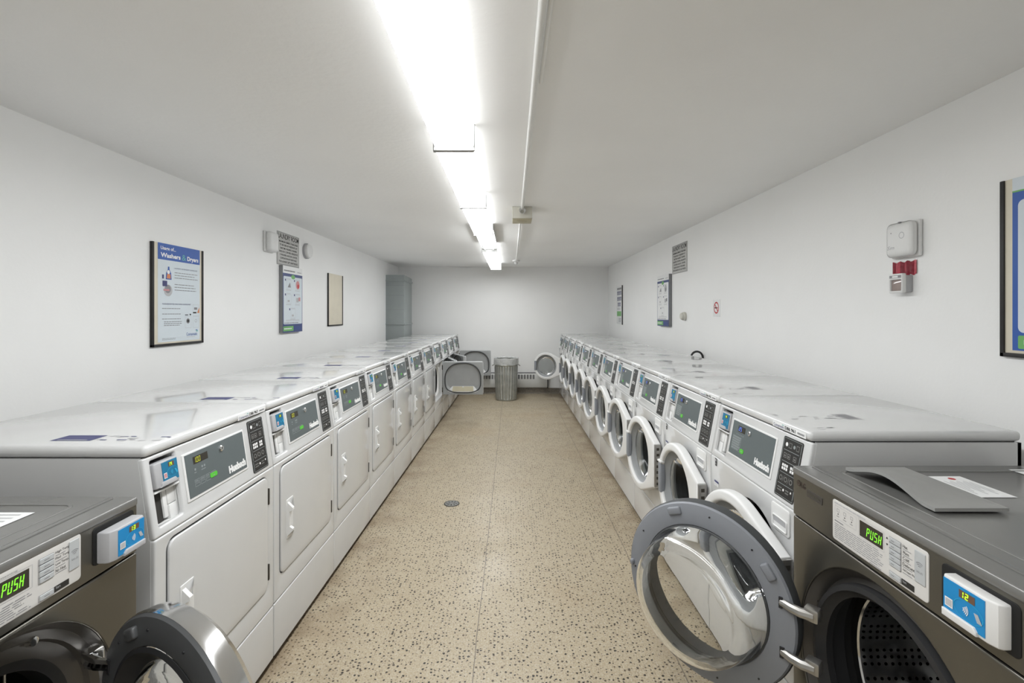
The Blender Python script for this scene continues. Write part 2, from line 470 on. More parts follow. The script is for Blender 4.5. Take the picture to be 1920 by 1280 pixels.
# ---------------------------------------------------------------- the room shell
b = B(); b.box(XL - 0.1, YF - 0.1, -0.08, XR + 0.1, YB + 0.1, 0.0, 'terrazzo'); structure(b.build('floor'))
b = B(); b.box(XL - 0.1, YF - 0.1, ZC, XR + 0.1, YB + 0.1, ZC + 0.08, 'ceiling_paint'); structure(b.build('ceiling'))
b = B(); b.box(XL - 0.1, YF - 0.1, 0, XL, YB + 0.1, ZC, 'wall_paint'); structure(b.build('wall_left'))
b = B(); b.box(XR, YF - 0.1, 0, XR + 0.1, YB + 0.1, ZC, 'wall_paint'); structure(b.build('wall_right'))
b = B(); b.box(XL, YB, 0, XR, YB + 0.1, ZC, 'wall_paint'); structure(b.build('wall_back'))
b = B(); b.box(XL, YF - 0.1, 0, XR, YF, ZC, 'wall_paint'); structure(b.build('wall_front'))
b = B(); b.prism([(YB, 0), (YB - 0.03, 0), (YB - 0.012, 0.02), (YB - 0.008, 0.10), (YB, 0.104)], XL, XR, 'cove_brown'); structure(b.build('baseboard_back'))

# ---------------------------------------------------------------- ceiling lights
FX_W, FX_L, FX_Z = 0.182, 1.215, 2.253
def lamp_profile(w, n=10):
    """cross-section of the wrap-round diffuser: x, z"""
    h = ZC - 0.012; pts = [(-w / 2, h)]
    for i in range(n + 1):
        t = math.pi + math.pi * i / n
        c, s = math.cos(t), math.sin(t)
        e = 0.22
        pts.append((w / 2 * math.copysign(abs(c) ** e, c), FX_Z + 0.03 + 0.03 * math.copysign(abs(s) ** 0.5, s)))
    pts.append((w / 2, h))
    return pts
def make_fixture(x, y0, label, bare=False, yaw=0.0):
    t = thing('ceiling_light', label, 'ceiling light', (x, y0 + 0.61, 0), yaw, 'fluorescent lights along the ceiling')
    hl = FX_L / 2
    b = B(); w = FX_W / 2
    if bare:
        b.box(-w, -hl, ZC - 0.055, w, hl, ZC, 'end_plate', 0.004)
        for s in (-1, 1): b.prism([(0, 0)] * 0 + [(s * w, ZC - 0.055), (s * w, ZC - 0.03), (s * (w + 0.004), ZC - 0.03), (s * (w + 0.004), ZC - 0.06)], -hl, hl, 'white_metal', T=rz(R(90)))
    else:
        b.box(-w + 0.006, -hl, ZC - 0.02, w - 0.006, hl, ZC, 'white_metal', 0.002)
    b.build('housing', t)
    for s in (-1, 1):
        b = B(); d = 0.003
        z0 = ZC - 0.085 if bare else FX_Z - 0.006
        ya, yb = sorted((s * (hl + 0.002), s * (hl - 0.014)))
        b.box(-w - 0.003, ya, z0 - 0.003, w + 0.003, yb, ZC, 'end_plate', 0.002)
        b.build('end_plate', t)
    if bare:
        for s in (-1, 1):
            b = B(); b.cyl(0.013, -hl + 0.035, hl - 0.035, 'tube_lit', tr(s * 0.05, 0, ZC - 0.078), 16); tb = b.build('fluorescent_tube', t)
            b = B()
            for e in (-1, 1):
                b.box(s * 0.05 - 0.012, e * (hl - 0.022) - 0.008, ZC - 0.09, s * 0.05 + 0.012, e * (hl - 0.022) + 0.008, ZC - 0.05, 'white_plastic', 0.002)
            b.build('tube_socket', t)
    else:
        b = B(); pr = lamp_profile(FX_W)
        bm = bmesh.new()
        a = [bm.verts.new((px, -hl + 0.0145, pz)) for px, pz in pr]; c = [bm.verts.new((px, hl - 0.0145, pz)) for px, pz in pr]
        for i in range(len(pr) - 1): bm.faces.new((a[i], c[i], c[i + 1], a[i + 1]))
        bm.faces.new(a); bm.faces.new(c[::-1])
        bmesh.ops.recalc_face_normals(bm, faces=bm.faces[:])
        b.absorb(bm, 'lens_lit'); k2 = b.mi('lens_side'); b.bm.normal_update()
        for f in b.bm.faces:
            if f.normal.z > -0.5 or f.calc_center_median().z > FX_Z + 0.022: f.material_index = k2
        b.build('diffuser', t)
    return t
FX_LABELS = {-1: 'white fluorescent ceiling light behind the camera position',
             0: 'long glowing fluorescent light nearest overhead, wide at the top of the view',
             1: 'second glowing fluorescent ceiling light, just past the first dark joint',
             2: 'third glowing ceiling light, beside the beige box on the ceiling',
             3: 'ceiling light without its cover, two bare tubes showing',
             4: 'glowing ceiling light just past the fixture with bare tubes',
             5: 'last glowing ceiling light, nearest the back wall'}
for i in range(-2, 6):
    y0 = 1.005 + 1.22 * i
    if i == -2: continue
    x = {-1: -0.235, 0: -0.255, 1: -0.273}.get(i, -0.276)
    make_fixture(x, y0, FX_LABELS[i], bare=(i == 3), yaw=R(0.9) if i == 0 else R(0.3) if i == 1 else 0)
make_fixture(-0.235, 1.005 - 2.44, 'white fluorescent ceiling light furthest behind the camera position')

# conduit, junction box, detector on the ceiling
t = thing('ceiling_conduit', 'white metal conduit running along the ceiling beside the lights', 'conduit', (0.083, 3.0, ZC))
b = B(); b.tube([(0, -5.2, -0.017), (0, 0.93, -0.017)], 0.0115, 'white_metal'); b.build('pipe', t)
b = B(); b.tube([(-0.005, 1.12, -0.017), (-0.012, 4.8, -0.017)], 0.010, 'white_metal'); b.build('pipe', t)
b = B(); b.tube([(0.024, -5.2, -0.006), (0.024, -1.2, -0.006)], 0.007, 'ceiling_paint'); tag(b.build('ceiling_cable', M=tr(0.083, 3.0, ZC)), 'thin painted cable lying along the conduit, overhead', 'cable')
t = thing('junction_box', 'beige square box hanging under the ceiling conduit', 'box', (0.083, 3.92, ZC))
b = B(); b.box(-0.082, 0, -0.095, 0.082, 0.235, 0, 'beige_box', 0.004); b.build('housing', t)
b = B(); b.box(-0.079, 0.012, -0.098, 0.079, 0.223, -0.094, 'beige', 0.001); b.box(-0.04, 0.10, -0.1, 0.04, 0.17, -0.097, 'beige', 0.001); b.build('cover', t, 'darker tan underside cover')
b = B(); b.lathe([(0.026, -0.0), (0.026, 0.01), (0.016, 0.03), (0.013, 0.05)], 'white_metal', tr(0, -0.04, -0.04) @ rx(0)); b.build('conduit_fitting', t)
t = thing('smoke_detector', 'small white detector at the far end of the ceiling conduit', 'detector', (0.068, 7.9, ZC))
b = B(); b.lathe([(0, 0), (0.062, 0), (0.062, 0.02), (0.045, 0.03), (0, 0.03)], 'white_plastic', rx(R(-90))); b.build('base', t)
b = B(); b.lathe([(0, 0.03), (0.034, 0.03), (0.03, 0.055), (0.018, 0.068), (0, 0.07)], 'white_plastic', rx(R(-90))); b.build('sensor_head', t)
b = B(); b.tube([(-1.05, YB - 0.012, ZC - 0.006), (-0.95, YB - 0.012, ZC - 0.012), (-0.84, YB - 0.012, ZC - 0.016), (-0.74, YB - 0.012, ZC - 0.012)], 0.005, 'wall_paint', 8)
tag(b.build('wall_wire'), 'short painted wire along the top of the back wall', 'wire')

# ---------------------------------------------------------------- white machines
W = 0.680
def common_parts(root, kind, D, tilt, seed):
    """cabinet, kick panel, control panel and lid, the same on washers and dryers"""
    zc = 0.850; hv = 0.236
    sl = math.tan(tilt); ytop = hv * math.sin(tilt); zl = zc + hv * math.cos(tilt)
    b = B()
    prof = [(0.012, 0.045), (0.012, zc), (0.016, zc), (ytop + 0.014, zl), (D, zl), (D, 0.045)]
    b.prism(prof, 0.0, 0.012, 'enamel'); b.prism(prof, W - 0.012, W, 'enamel')
    b.box(0.0, D - 0.012, 0.045, W, D, zl, 'enamel'); b.box(0.0, 0.02, 0.045, W, D, 0.06, 'enamel')
    b.build('cabinet', root)
    b = B(); b.box(0.02, 0.045, 0.0, W - 0.02, D - 0.05, 0.047, 'base_dark'); b.build('base', root, 'dark recessed base')
    b = B(); b.plate(rrect(0.001, 0.035, W - 0.001, 0.256, 0.004), [], 0.0, 0.016, 'enamel', 0.005); b.build('kick_panel', root)
    # slanted control panel with the mouth for the card reader
    T = tr(0, 0, zc) @ rx(-tilt)
    b = B(); b.T = T
    hx0, hx1, hz0, hz1 = 0.026, 0.128, 0.028, 0.222
    b.plate(rrect(0.001, 0.001, W - 0.001, hv, 0.006), [rrect(hx0, hz0, hx1, hz1, 0.006)[::-1]], 0.0, 0.02, 'enamel', 0.006)
    dp = 0.085
    b.poly([(hx0, 0.012, hz0), (hx0, dp, hz0), (hx0, dp, hz1), (hx0, 0.012, hz1)], 'white_plastic')
    b.poly([(hx1, 0.012, hz1), (hx1, dp, hz1), (hx1, dp, hz0), (hx1, 0.012, hz0)], 'white_plastic')
    b.poly([(hx0, 0.012, hz0), (hx1, 0.012, hz0), (hx1, dp, hz0), (hx0, dp, hz0)], 'white_plastic')
    b.poly([(hx0, 0.012, hz1), (hx0, dp, hz1), (hx1, dp, hz1), (hx1, 0.012, hz1)], 'gap')
    b.quad(hx0, hz0, hx1, hz1, dp - 0.001, 'white_plastic')
    # inner panels of the empty coin mouth below the reader
    xm = hx0 + 0.055
    def mouth(xa, ya, za, xb, yb, zb, m, bv=0.0):
        if kind == 'dryer': b.box(xa, ya, za, xb, yb, zb, m, bv)
        else: b.box(hx0 + hx1 - xb, ya, za, hx0 + hx1 - xa, yb, zb, m, bv)
    xm = hx0 + 0.052
    mouth(hx0 + 0.0005, 0.026, hz0 + 0.003, xm, dp - 0.004, hz0 + 0.098, 'gap')
    mouth(xm, 0.020, hz0 + 0.008, xm + 0.016, dp - 0.004, hz0 + 0.098, 'white_plastic', 0.002)
    mouth(xm + 0.017, 0.016, hz0 + 0.0, hx1 - 0.001, dp - 0.004, hz0 + 0.042, 'white_plastic', 0.001)
    mouth(xm + 0.017, 0.019, hz0 + 0.044, hx1 - 0.001, dp - 0.004, hz0 + 0.098, 'white_plastic', 0.001)
    b.box(hx0, -0.001, hz0 + 0.096, hx1, 0.05, hz0 + 0.101, 'white_plastic', 0.001)
    b.build('control_panel', root)
    # grey display panel
    gx0, gx1, gz0, gz1 = 0.160, 0.485, 0.058, 0.196
    b = B(); b.T = T
    b.plate(rrect(gx0 - 0.009, gz0 - 0.009, gx1 + 0.009, gz1 + 0.006, 0.004), [], -0.003, 0.004, 'white_plastic', 0.0015)
    b.plate(rect(gx0, gz0, gx1, gz1), [], -0.0042, -0.002, 'panel_grey')
    dpn = b.build('display_panel', root, 'slate grey panel')
    y = -0.0048
    b = B(); b.T = T; b.text('Huebsch', 0.372, 0.068, 0.479, 0.096, y, 'ink_white', bold=0.075); b.build('lettering', dpn)
    b = B(); b.T = T
    b.lathe([(0.0, -0.010), (0.008, -0.010), (0.0105, -0.008), (0.011, -0.003)], 'chrome', tr(0.345 if kind == 'dryer' else 0.305, 0, 0.170), 20)
    b.quad((0.345 if kind == 'dryer' else 0.305) - 0.0012, 0.166, (0.345 if kind == 'dryer' else 0.305) + 0.0012, 0.174, -0.0104, 'ink_black')
    b.build('key_lock', dpn, 'chrome key lock')
    b = B(); b.T = T
    if kind == 'dryer':
        b.quad(0.196, 0.158, 0.270, 0.182, y, 'display_dark')
        b.seg7('100', 0.199, 0.1615, 0.0085, 0.017, y - 0.0004, 'digit_yellow', shear=0.05, th=0.15)
    else:
        b.quad(0.210, 0.158, 0.268, 0.182, y, 'display_dark')
        b.seg7('25', 0.216, 0.162, 0.010, 0.016, y - 0.0004, 'digit_blue', shear=0.05, th=0.22)
    b.build('display', dpn, 'dark display window with glowing digits')
    b = B(); b.T = T
    if kind == 'dryer':
        for k in range(4): b.outline(0.190 + k * 0.028, 0.099, 0.214 + k * 0.028, 0.109, 0.0012, y, 'panel_ink')
        for k in range(3): b.outline(0.190 + k * 0.028, 0.086, 0.214 + k * 0.028, 0.096, 0.0012, y, 'panel_ink')
        for k in range(4): b.bars(0.193 + k * 0.028, 0.101, 0.211 + k * 0.028, 0.107, 1, y, 'panel_ink', k)
        for k, cx in enumerate((0.200, 0.235, 0.247)): b.disc(cx, 0.141, 0.004, y, 'panel_ink'); b.bars(cx - 0.006, 0.128, cx + 0.006, 0.134, 1, y, 'panel_ink', k)
    else:
        for k in range(5): b.disc(0.206 + k * 0.013, 0.146, 0.0032, y, 'panel_ink', rin=0.002)
        b.bars(0.178, 0.080, 0.250, 0.138, 6, y, 'panel_ink', 3)
        for k in range(6): b.outline(0.178, 0.080 + k * 0.0097, 0.250, 0.0885 + k * 0.0097, 0.001, y, 'panel_ink')
    b.build('keypad', dpn)
    b = B(); b.T = T
    if kind == 'dryer': b.plate(rrect(0.268, 0.089, 0.304, 0.104, 0.004), [], -0.0062, -0.004, 'start_green'); b.quad(0.282, 0.094, 0.290, 0.0965, -0.0066, 'panel_ink')
    else: b.plate(rrect(0.254, 0.079, 0.282, 0.096, 0.006), [], -0.0062, -0.004, 'start_green'); b.quad(0.263, 0.086, 0.273, 0.089, -0.0066, 'panel_ink')
    b.build('start_button', dpn, 'green start button')
    # black pictogram strip
    sx0, sx1, sz0, sz1 = 0.528, 0.640, 0.016, 0.222
    b = B(); b.T = T; b.plate(rrect(sx0, sz0, sx1, sz1, 0.007), [], -0.002, 0.003, 'strip_black')
    st = b.build('pictogram_strip', root, 'black strip of pale pictograms')
    b = B(); b.T = T; y = -0.0026
    hh = (sz1 - sz0 - 0.012) / 5
    for k in range(5):
        z0 = sz0 + 0.006 + k * hh
        if k: b.quad(sx0 + 0.012, z0 - 0.0008, sx1 - 0.012, z0 + 0.0008, y, 'panel_ink')
        b.quad(sx0 + 0.005, z0 + 0.006, sx0 + 0.0064, z0 + hh - 0.004, y, 'panel_ink'); b.quad(sx1 - 0.0064, z0 + 0.006, sx1 - 0.005, z0 + hh - 0.004, y, 'panel_ink')
        zm = z0 + hh / 2
        if k == 4:
            b.disc(sx0 + 0.024, zm, 0.007, y, 'ink_white'); b.outline(sx0 + 0.036, zm - 0.009, sx0 + 0.054, zm + 0.009, 0.002, y, 'strip_icon')
            b.disc(sx0 + 0.068, zm, 0.006, y, 'panel_ink'); b.outline(sx0 + 0.080, zm - 0.009, sx0 + 0.096, zm + 0.009, 0.002, y, 'strip_icon')
        elif k == 3:
            for q, cx in enumerate((0.024, 0.046, 0.080)): b.outline(sx0 + cx - 0.008, zm - 0.008, sx0 + cx + 0.009, zm + 0.009, 0.002, y, 'strip_icon'); b.quad(sx0 + cx - 0.004, zm - 0.003, sx0 + cx + 0.004, zm + 0.002, y, 'strip_icon')
        elif k == 2:
            for g, n in ((0.018, 3), (0.066, 2)):
                for q in range(n):
                    for w_ in range(2): b.quad(sx0 + g + q * 0.012, zm - 0.010 + w_ * 0.0115, sx0 + g + 0.0095 + q * 0.012, zm - 0.001 + w_ * 0.0115, y, 'ink_white')
        elif k == 1:
            for cx in (0.024, 0.052, 0.082): b.disc(sx0 + cx, zm, 0.009, y, 'strip_icon', rin=0.006)
            for cx in (0.038, 0.067): b.poly([(sx0 + cx - 0.005, y, zm - 0.011), (sx0 + cx - 0.003, y, zm - 0.011), (sx0 + cx + 0.005, y, zm + 0.011), (sx0 + cx + 0.003, y, zm + 0.011)], 'strip_icon')
        else:
            b.bars(sx0 + 0.014, zm - 0.008, sx0 + 0.044, zm + 0.010, 2, y, 'strip_icon', 5); b.disc(sx0 + 0.050, zm + 0.002, 0.0045, y, 'ink_white')
            b.bars(sx0 + 0.062, zm - 0.008, sx0 + 0.084, zm + 0.010, 2, y, 'strip_icon', 6); b.disc(sx0 + 0.092, zm + 0.006, 0.0035, y, 'ink_white')
    b.outline(sx0 + 0.004, sz0 + 0.004, sx1 - 0.004, sz1 - 0.004, 0.0013, y + 0.0001, 'panel_ink')
    b.build('pictogram', st)
    # card reader in the mouth
    cr = make_reader(root, T @ tr(hx0 + 0.003, -0.006, hz0 + 0.108), hx1 - hx0 - 0.006, 0.074, 0.075, 'reader_grey', 'reader_blue_dim', '14', small=True)
    # lid
    b = B(); b.box(-0.0005, ytop - 0.008, zl + 0.002, W + 0.0005, D + 0.004, zl + 0.036, 'enamel', 0.014, 4)
    b.box(0.012, ytop + 0.012, zl - 0.002, W - 0.012, D - 0.01, zl + 0.003, 'gap')
    lid = b.build('lid', root)
    zt = zl + 0.0366
    b = B(); b.quad(0.46, zl + 0.006, 0.658, zl + 0.026, ytop - 0.0088, 'paper')
    b.text('Coinamatic', 0.466, zl + 0.010, 0.532, zl + 0.020, ytop - 0.0094, 'ink_navy'); b.quad(0.52, zl + 0.021, 0.531, zl + 0.0235, ytop - 0.0094, 'ink_teal')
    b.bars(0.466, zl + 0.0065, 0.60, zl + 0.0095, 1, ytop - 0.0094, 'ink_pale', 2)
    fl = b.build('front_label', lid, 'white asset sticker on the lid front')
    b = B(); TL = tr(0, 0, zt) @ rx(R(-90))
    # printed sticker on the lid: a dark blue patch and scattered print
    if kind == 'dryer':
        x0, y0 = 0.075, 0.36
        b.quad(x0, -y0, x0 + 0.075, -y0 + 0.12, 0, 'ink_navy', TL @ rx(R(0)) if False else tr(0, 0, zt) @ rx(R(-90)))
    b.bm.free(); b = B()
    rnd = random.Random(seed)
    def flat(xa, ya, xb, yb, m, z=zt): b.poly([(xa, ya, z), (xb, ya, z), (xb, yb, z), (xa, yb, z)], m)
    if kind == 'dryer':
        flat(0.060, 0.24, 0.125, 0.36, 'ink_navy'); flat(0.066, 0.255, 0.072, 0.345, 'ink_pale', zt + 0.0003)
        for q in range(16):
            xa = 0.06 + rnd.random() * 0.06; ya = 0.03 + rnd.random() * 0.20
            flat(xa, ya, xa + 0.004 + 0.005 * rnd.random(), ya + 0.012 + 0.025 * rnd.random(), 'ink_pale' if q % 3 else 'ink_navy')
    else:
        flat(0.41, 0.28, 0.50, 0.34, 'ink_pale'); flat(0.42, 0.29, 0.49, 0.33, 'ink_grey', zt + 0.0003)
        for q in range(12):
            xa = 0.41 + rnd.random() * 0.08; ya = 0.05 + rnd.random() * 0.22
            flat(xa, ya, xa + 0.004 + 0.004 * rnd.random(), ya + 0.012 + 0.02 * rnd.random(), 'ink_pale')
        for q in range(5):
            xa = 0.60 + rnd.random() * 0.05; ya = 0.04 + rnd.random() * 0.1
            flat(xa, ya, xa + 0.004, ya + 0.02, 'ink_pale')
    b.build('top_print', lid)
    return lid, ytop, zl

def make_reader(root, T, w, h, d, body, blue, num, small=False):
    """card reader: bevelled body, blue face, digits, contactless waves"""
    b = B(); b.T = T
    if small: b.box(0, 0, 0, w, d, h, body, 0.004, 3)
    else:
        near = [(0, d), (w, d), (w, d * 0.45), (w * 0.965, d * 0.2), (w * 0.88, 0.002), (w * 0.82, 0), (0.004, 0), (0, 0.004)]
        if num == '13': near = [(0, d), (0, d * 0.45), (w * 0.035, d * 0.2), (w * 0.12, 0.002), (w * 0.18, 0), (w - 0.004, 0), (w, 0.004), (w, d)]
        if sum(p[0] * q[1] - q[0] * p[1] for p, q in zip(near, near[1:] + near[:1])) < 0: near.reverse()
        b.plate(near, [], 0, h, body, 0.004, T=tr(0, 0, h) @ rx(R(-90)))
    lipx = w * 0.86
    q0, q1 = (w * 0.34, w - 0.003) if num == '13' else (0.004, w * 0.68)
    b.plate([(w * 0.10 + 0.002, 0.001), (lipx - 0.002, 0.001), (lipx, 0.006), (lipx - 0.008, h * 0.20), (w * 0.28, h * 0.20), (w * 0.2, h * 0.16), (w * 0.17, 0.004)] if small else
            [(q0, 0.002), (q1, 0.002), (q1, h * 0.20), (q0 + w * 0.06, h * 0.20), (q0, h * 0.12)] if num == '13' else [(q0, 0.002), (q1, 0.002), (q1, h * 0.12), (q1 - w * 0.05, h * 0.20), (q0, h * 0.20)], [], -0.006, 0.004, body, 0.002)
    cr = b.build('card_reader', root)
    b = B(); b.T = T; y = -0.0012
    fx0, fx1 = (w * 0.30, w * 0.97) if small else (w * 0.20, w * 0.97) if num == '13' else (w * 0.035, w * 0.80)
    fz0, fz1 = h * 0.10, h * 0.93
    b.plate(rect(fx0, fz0, fx1, fz1), [], y, 0.001, blue)
    fc = b.build('blue_face', cr)
    fw = fx1 - fx0; fh = fz1 - fz0
    b = B(); b.T = T; y = -0.0017
    b.quad(fx0 + fw * 0.40, fz1 - fh * 0.30, fx0 + fw * 0.78, fz1 - fh * 0.08, y, 'display_brown')
    b.seg7(num, fx0 + fw * 0.43, fz1 - fh * 0.28, fw * 0.085, fh * 0.18, y - 0.0004, 'digit_lime', shear=0.05, th=0.28)
    b.build('digit_display', fc, 'small display with glowing lime digits')
    b = B(); b.T = T; y = -0.0021
    cx, cz = fx0 + fw * 0.46, fz0 + fh * 0.42
    mk = 'ink_white' if not small else 'reader_ring'
    for r in (0.05, 0.085, 0.12, 0.155):
        for k in range(-4, 4):
            a0, a1 = R(k * 10), R((k + 1) * 10)
            b.poly([(cx + fw * q * math.cos(t), y, cz + fw * q * math.sin(t)) for q, t in ((r, a0), (r + 0.017, a0), (r + 0.017, a1), (r, a1))], mk)
    b.disc(cx + fw * 0.16, cz, fw * 0.36, y + 0.0002, 'reader_ring', rin=fw * 0.345, sz=0.62)
    hx = cx + fw * 0.30
    for k in range(4):
        b.poly([(hx + k * fw * 0.025, y, cz + fh * 0.08), (hx + k * fw * 0.025 + fw * 0.016, y, cz + fh * 0.10), (hx + k * fw * 0.03 + fw * 0.10, y, cz - fh * 0.13), (hx + k * fw * 0.03 + fw * 0.08, y, cz - fh * 0.14)], 'reader_ring' if small else 'ink_pale')
    b.quad(fx0 + fw * 0.05, fz0 + fh * 0.22, fx0 + fw * 0.25, fz0 + fh * 0.48, y, 'paper'); b.quad(fx0 + fw * 0.07, fz0 + fh * 0.25, fx0 + fw * 0.23, fz0 + fh * 0.45, y - 0.0003, 'ink_rose' if small else 'ink_pale')
    b.build('face_print', fc)
    return cr

def d_shape(cx, cz, a, up, dn, n=44, nu=2.3, nd=3.4):
    pts = []
    for i in range(n):
        t = 2 * math.pi * i / n; c, s = math.cos(t), math.sin(t)
        e = nu if s >= 0 else nd
        pts.append((cx + a * math.copysign(abs(c) ** (2 / e), c), cz + (up if s >= 0 else dn) * math.copysign(abs(s) ** (2 / e), s)))
    return pts
def ring_between(b, la, ya, lb, yb, m):
    bm = bmesh.new(); A = [bm.verts.new((x, ya, z)) for x, z in la]; C = [bm.verts.new((x, yb, z)) for x, z in lb]
    n = len(la)
    for i in range(n): bm.faces.new((A[i], A[(i + 1) % n], C[(i + 1) % n], C[i]))
    b.absorb(bm, m)

DX0, DX1, DZ0, DZ1 = 0.052, 0.622, 0.357, 0.825        # dryer door opening
def make_dryer():
    root = thing('clothes_dryer', '', 'clothes dryer', group='white dryers in the left row')
    D = 0.79
    common_parts(root, 'dryer', D, math.atan(0.15), 1)
    b = B()
    b.plate(rrect(0.001, 0.260, W - 0.001, 0.849, 0.006), [rrect(DX0 - 0.003, DZ0 - 0.003, DX1 + 0.003, DZ1 + 0.003, 0.032)[::-1]], 0.0, 0.04, 'enamel', 0.005)
    cx, cz = (DX0 + DX1) / 2, 0.565
    op = d_shape(cx, cz, 0.235, 0.22, 0.175)
    b.plate(rect(0.02, 0.30, W - 0.02, 0.845), [op[::-1]], 0.040, 0.046, 'pan_white')
    b.build('front_panel', root)
    b = B()
    inner = d_shape(cx, cz, 0.215, 0.20, 0.155)
    ring_between(b, op, 0.046, inner, 0.062, 'pan_white')
    big = d_shape(cx, cz, 0.28, 0.25, 0.25, nu=2, nd=2)
    ring_between(b, inner, 0.062, big, 0.072, 'drum_dark'); ring_between(b, big, 0.072, big, 0.66, 'drum_dark')
    b.poly([(x, 0.66, z) for x, z in big], 'drum_dark')
    b.build('drum', root, 'dark drum inside')
    # door, its own origin on the hinge line at the right
    hx = DX1
    b = B(); b.T = tr(-hx, 0, 0)
    pn = d_shape(cx, cz + 0.01, 0.245, 0.225, 0.178)
    b.plate(rrect(DX0, DZ0, DX1, DZ1, 0.03), [], -0.006, 0.004, 'enamel', 0.004)
    b.plate(rect(DX0 + 0.006, DZ0 + 0.006, DX1 - 0.006, DZ1 - 0.006), [pn[::-1]], 0.004, 0.036, 'dryer_inside', 0.002)
    door = b.build('door', root, 'white door', M=tr(hx, 0, 0))
    b = B(); b.T = tr(-hx, 0, 0)
    pin = d_shape(cx, cz + 0.015, 0.222, 0.205, 0.15)
    ring_between(b, pin, 0.008, pn, 0.037, 'dryer_inside'); b.poly([(x, 0.0085, z) for x, z in pin], 'dryer_inside')
    # pale ledge with the lint screen on it, at the bottom of the pan
    zb = DZ0 + 0.045
    b.poly([(cx + 0.215, 0.040, zb + 0.01), (cx + 0.15, 0.0092, zb + 0.075), (cx - 0.15, 0.0092, zb + 0.075), (cx - 0.215, 0.040, zb + 0.01), (cx - 0.17, 0.041, zb - 0.012), (cx + 0.17, 0.041, zb - 0.012)], 'pan_white')
    b.build('door_pan', door, 'grey inner pan with pale ledge')
    b = B(); b.T = tr(-hx, 0, 0)
    b.poly([(cx + 0.150, 0.0425, zb + 0.006), (cx + 0.142, 0.0165, zb + 0.072), (cx - 0.142, 0.0165, zb + 0.072), (cx - 0.150, 0.0425, zb + 0.006)], 'beige')
    b.disc(cx, zb + 0.066, 0.012, 0.022, 'ink_white'); b.build('lint_screen', door, 'tan lint screen')
    b = B(); b.T = tr(-hx, 0, 0)
    pts = [(x, 0.038, z) for x, z in d_shape(cx, cz + 0.01, 0.25, 0.230, 0.184)]
    b.tube(pts + [pts[0]], 0.008, 'rubber_grey', 8, False); b.build('gasket', door, 'dark door gasket')
    # scooped pull handle
    b = B(); b.T = tr(-hx, 0, 0)
    hx0, hz0, hz1 = 0.096, 0.49, 0.665
    b.plate(rrect(hx0, hz0, hx0 + 0.062, hz1, 0.004), [], -0.0085, -0.005, 'white_plastic', 0.001)
    b.prism([(-0.007, hz1 - 0.012), (-0.032, hz1 - 0.036), (-0.032, hz1 - 0.046), (-0.018, hz1 - 0.054), (-0.018, hz0 + 0.054), (-0.032, hz0 + 0.046), (-0.032, hz0 + 0.036), (-0.007, hz0 + 0.012)], hx0 + 0.006, hx0 + 0.022, 'white_plastic')
    for za, zb, zc in ((hz1 - 0.036, hz1 - 0.002, hz1 - 0.052), (hz0 + 0.036, hz0 + 0.002, hz0 + 0.052)):
        b.poly([(hx0 + 0.022, -0.0315, za), (hx0 + 0.060, -0.0090, zb), (hx0 + 0.060, -0.0090, (zb + zc) / 2), (hx0 + 0.022, -0.0175, zc)], 'white_plastic')
    b.build('handle', door)
    for z0, z1 in ((0.705, 0.772), (0.392, 0.458)):
        b = B(); b.box(DX1 + 0.003, -0.007, z0, DX1 + 0.013, 0.006, z1, 'hinge_dark', 0.002); b.build('hinge', root, 'dark door hinge')
    for fx in (0.05, W - 0.05):
        for fy in (0.08, D - 0.06):
            pass
    return root

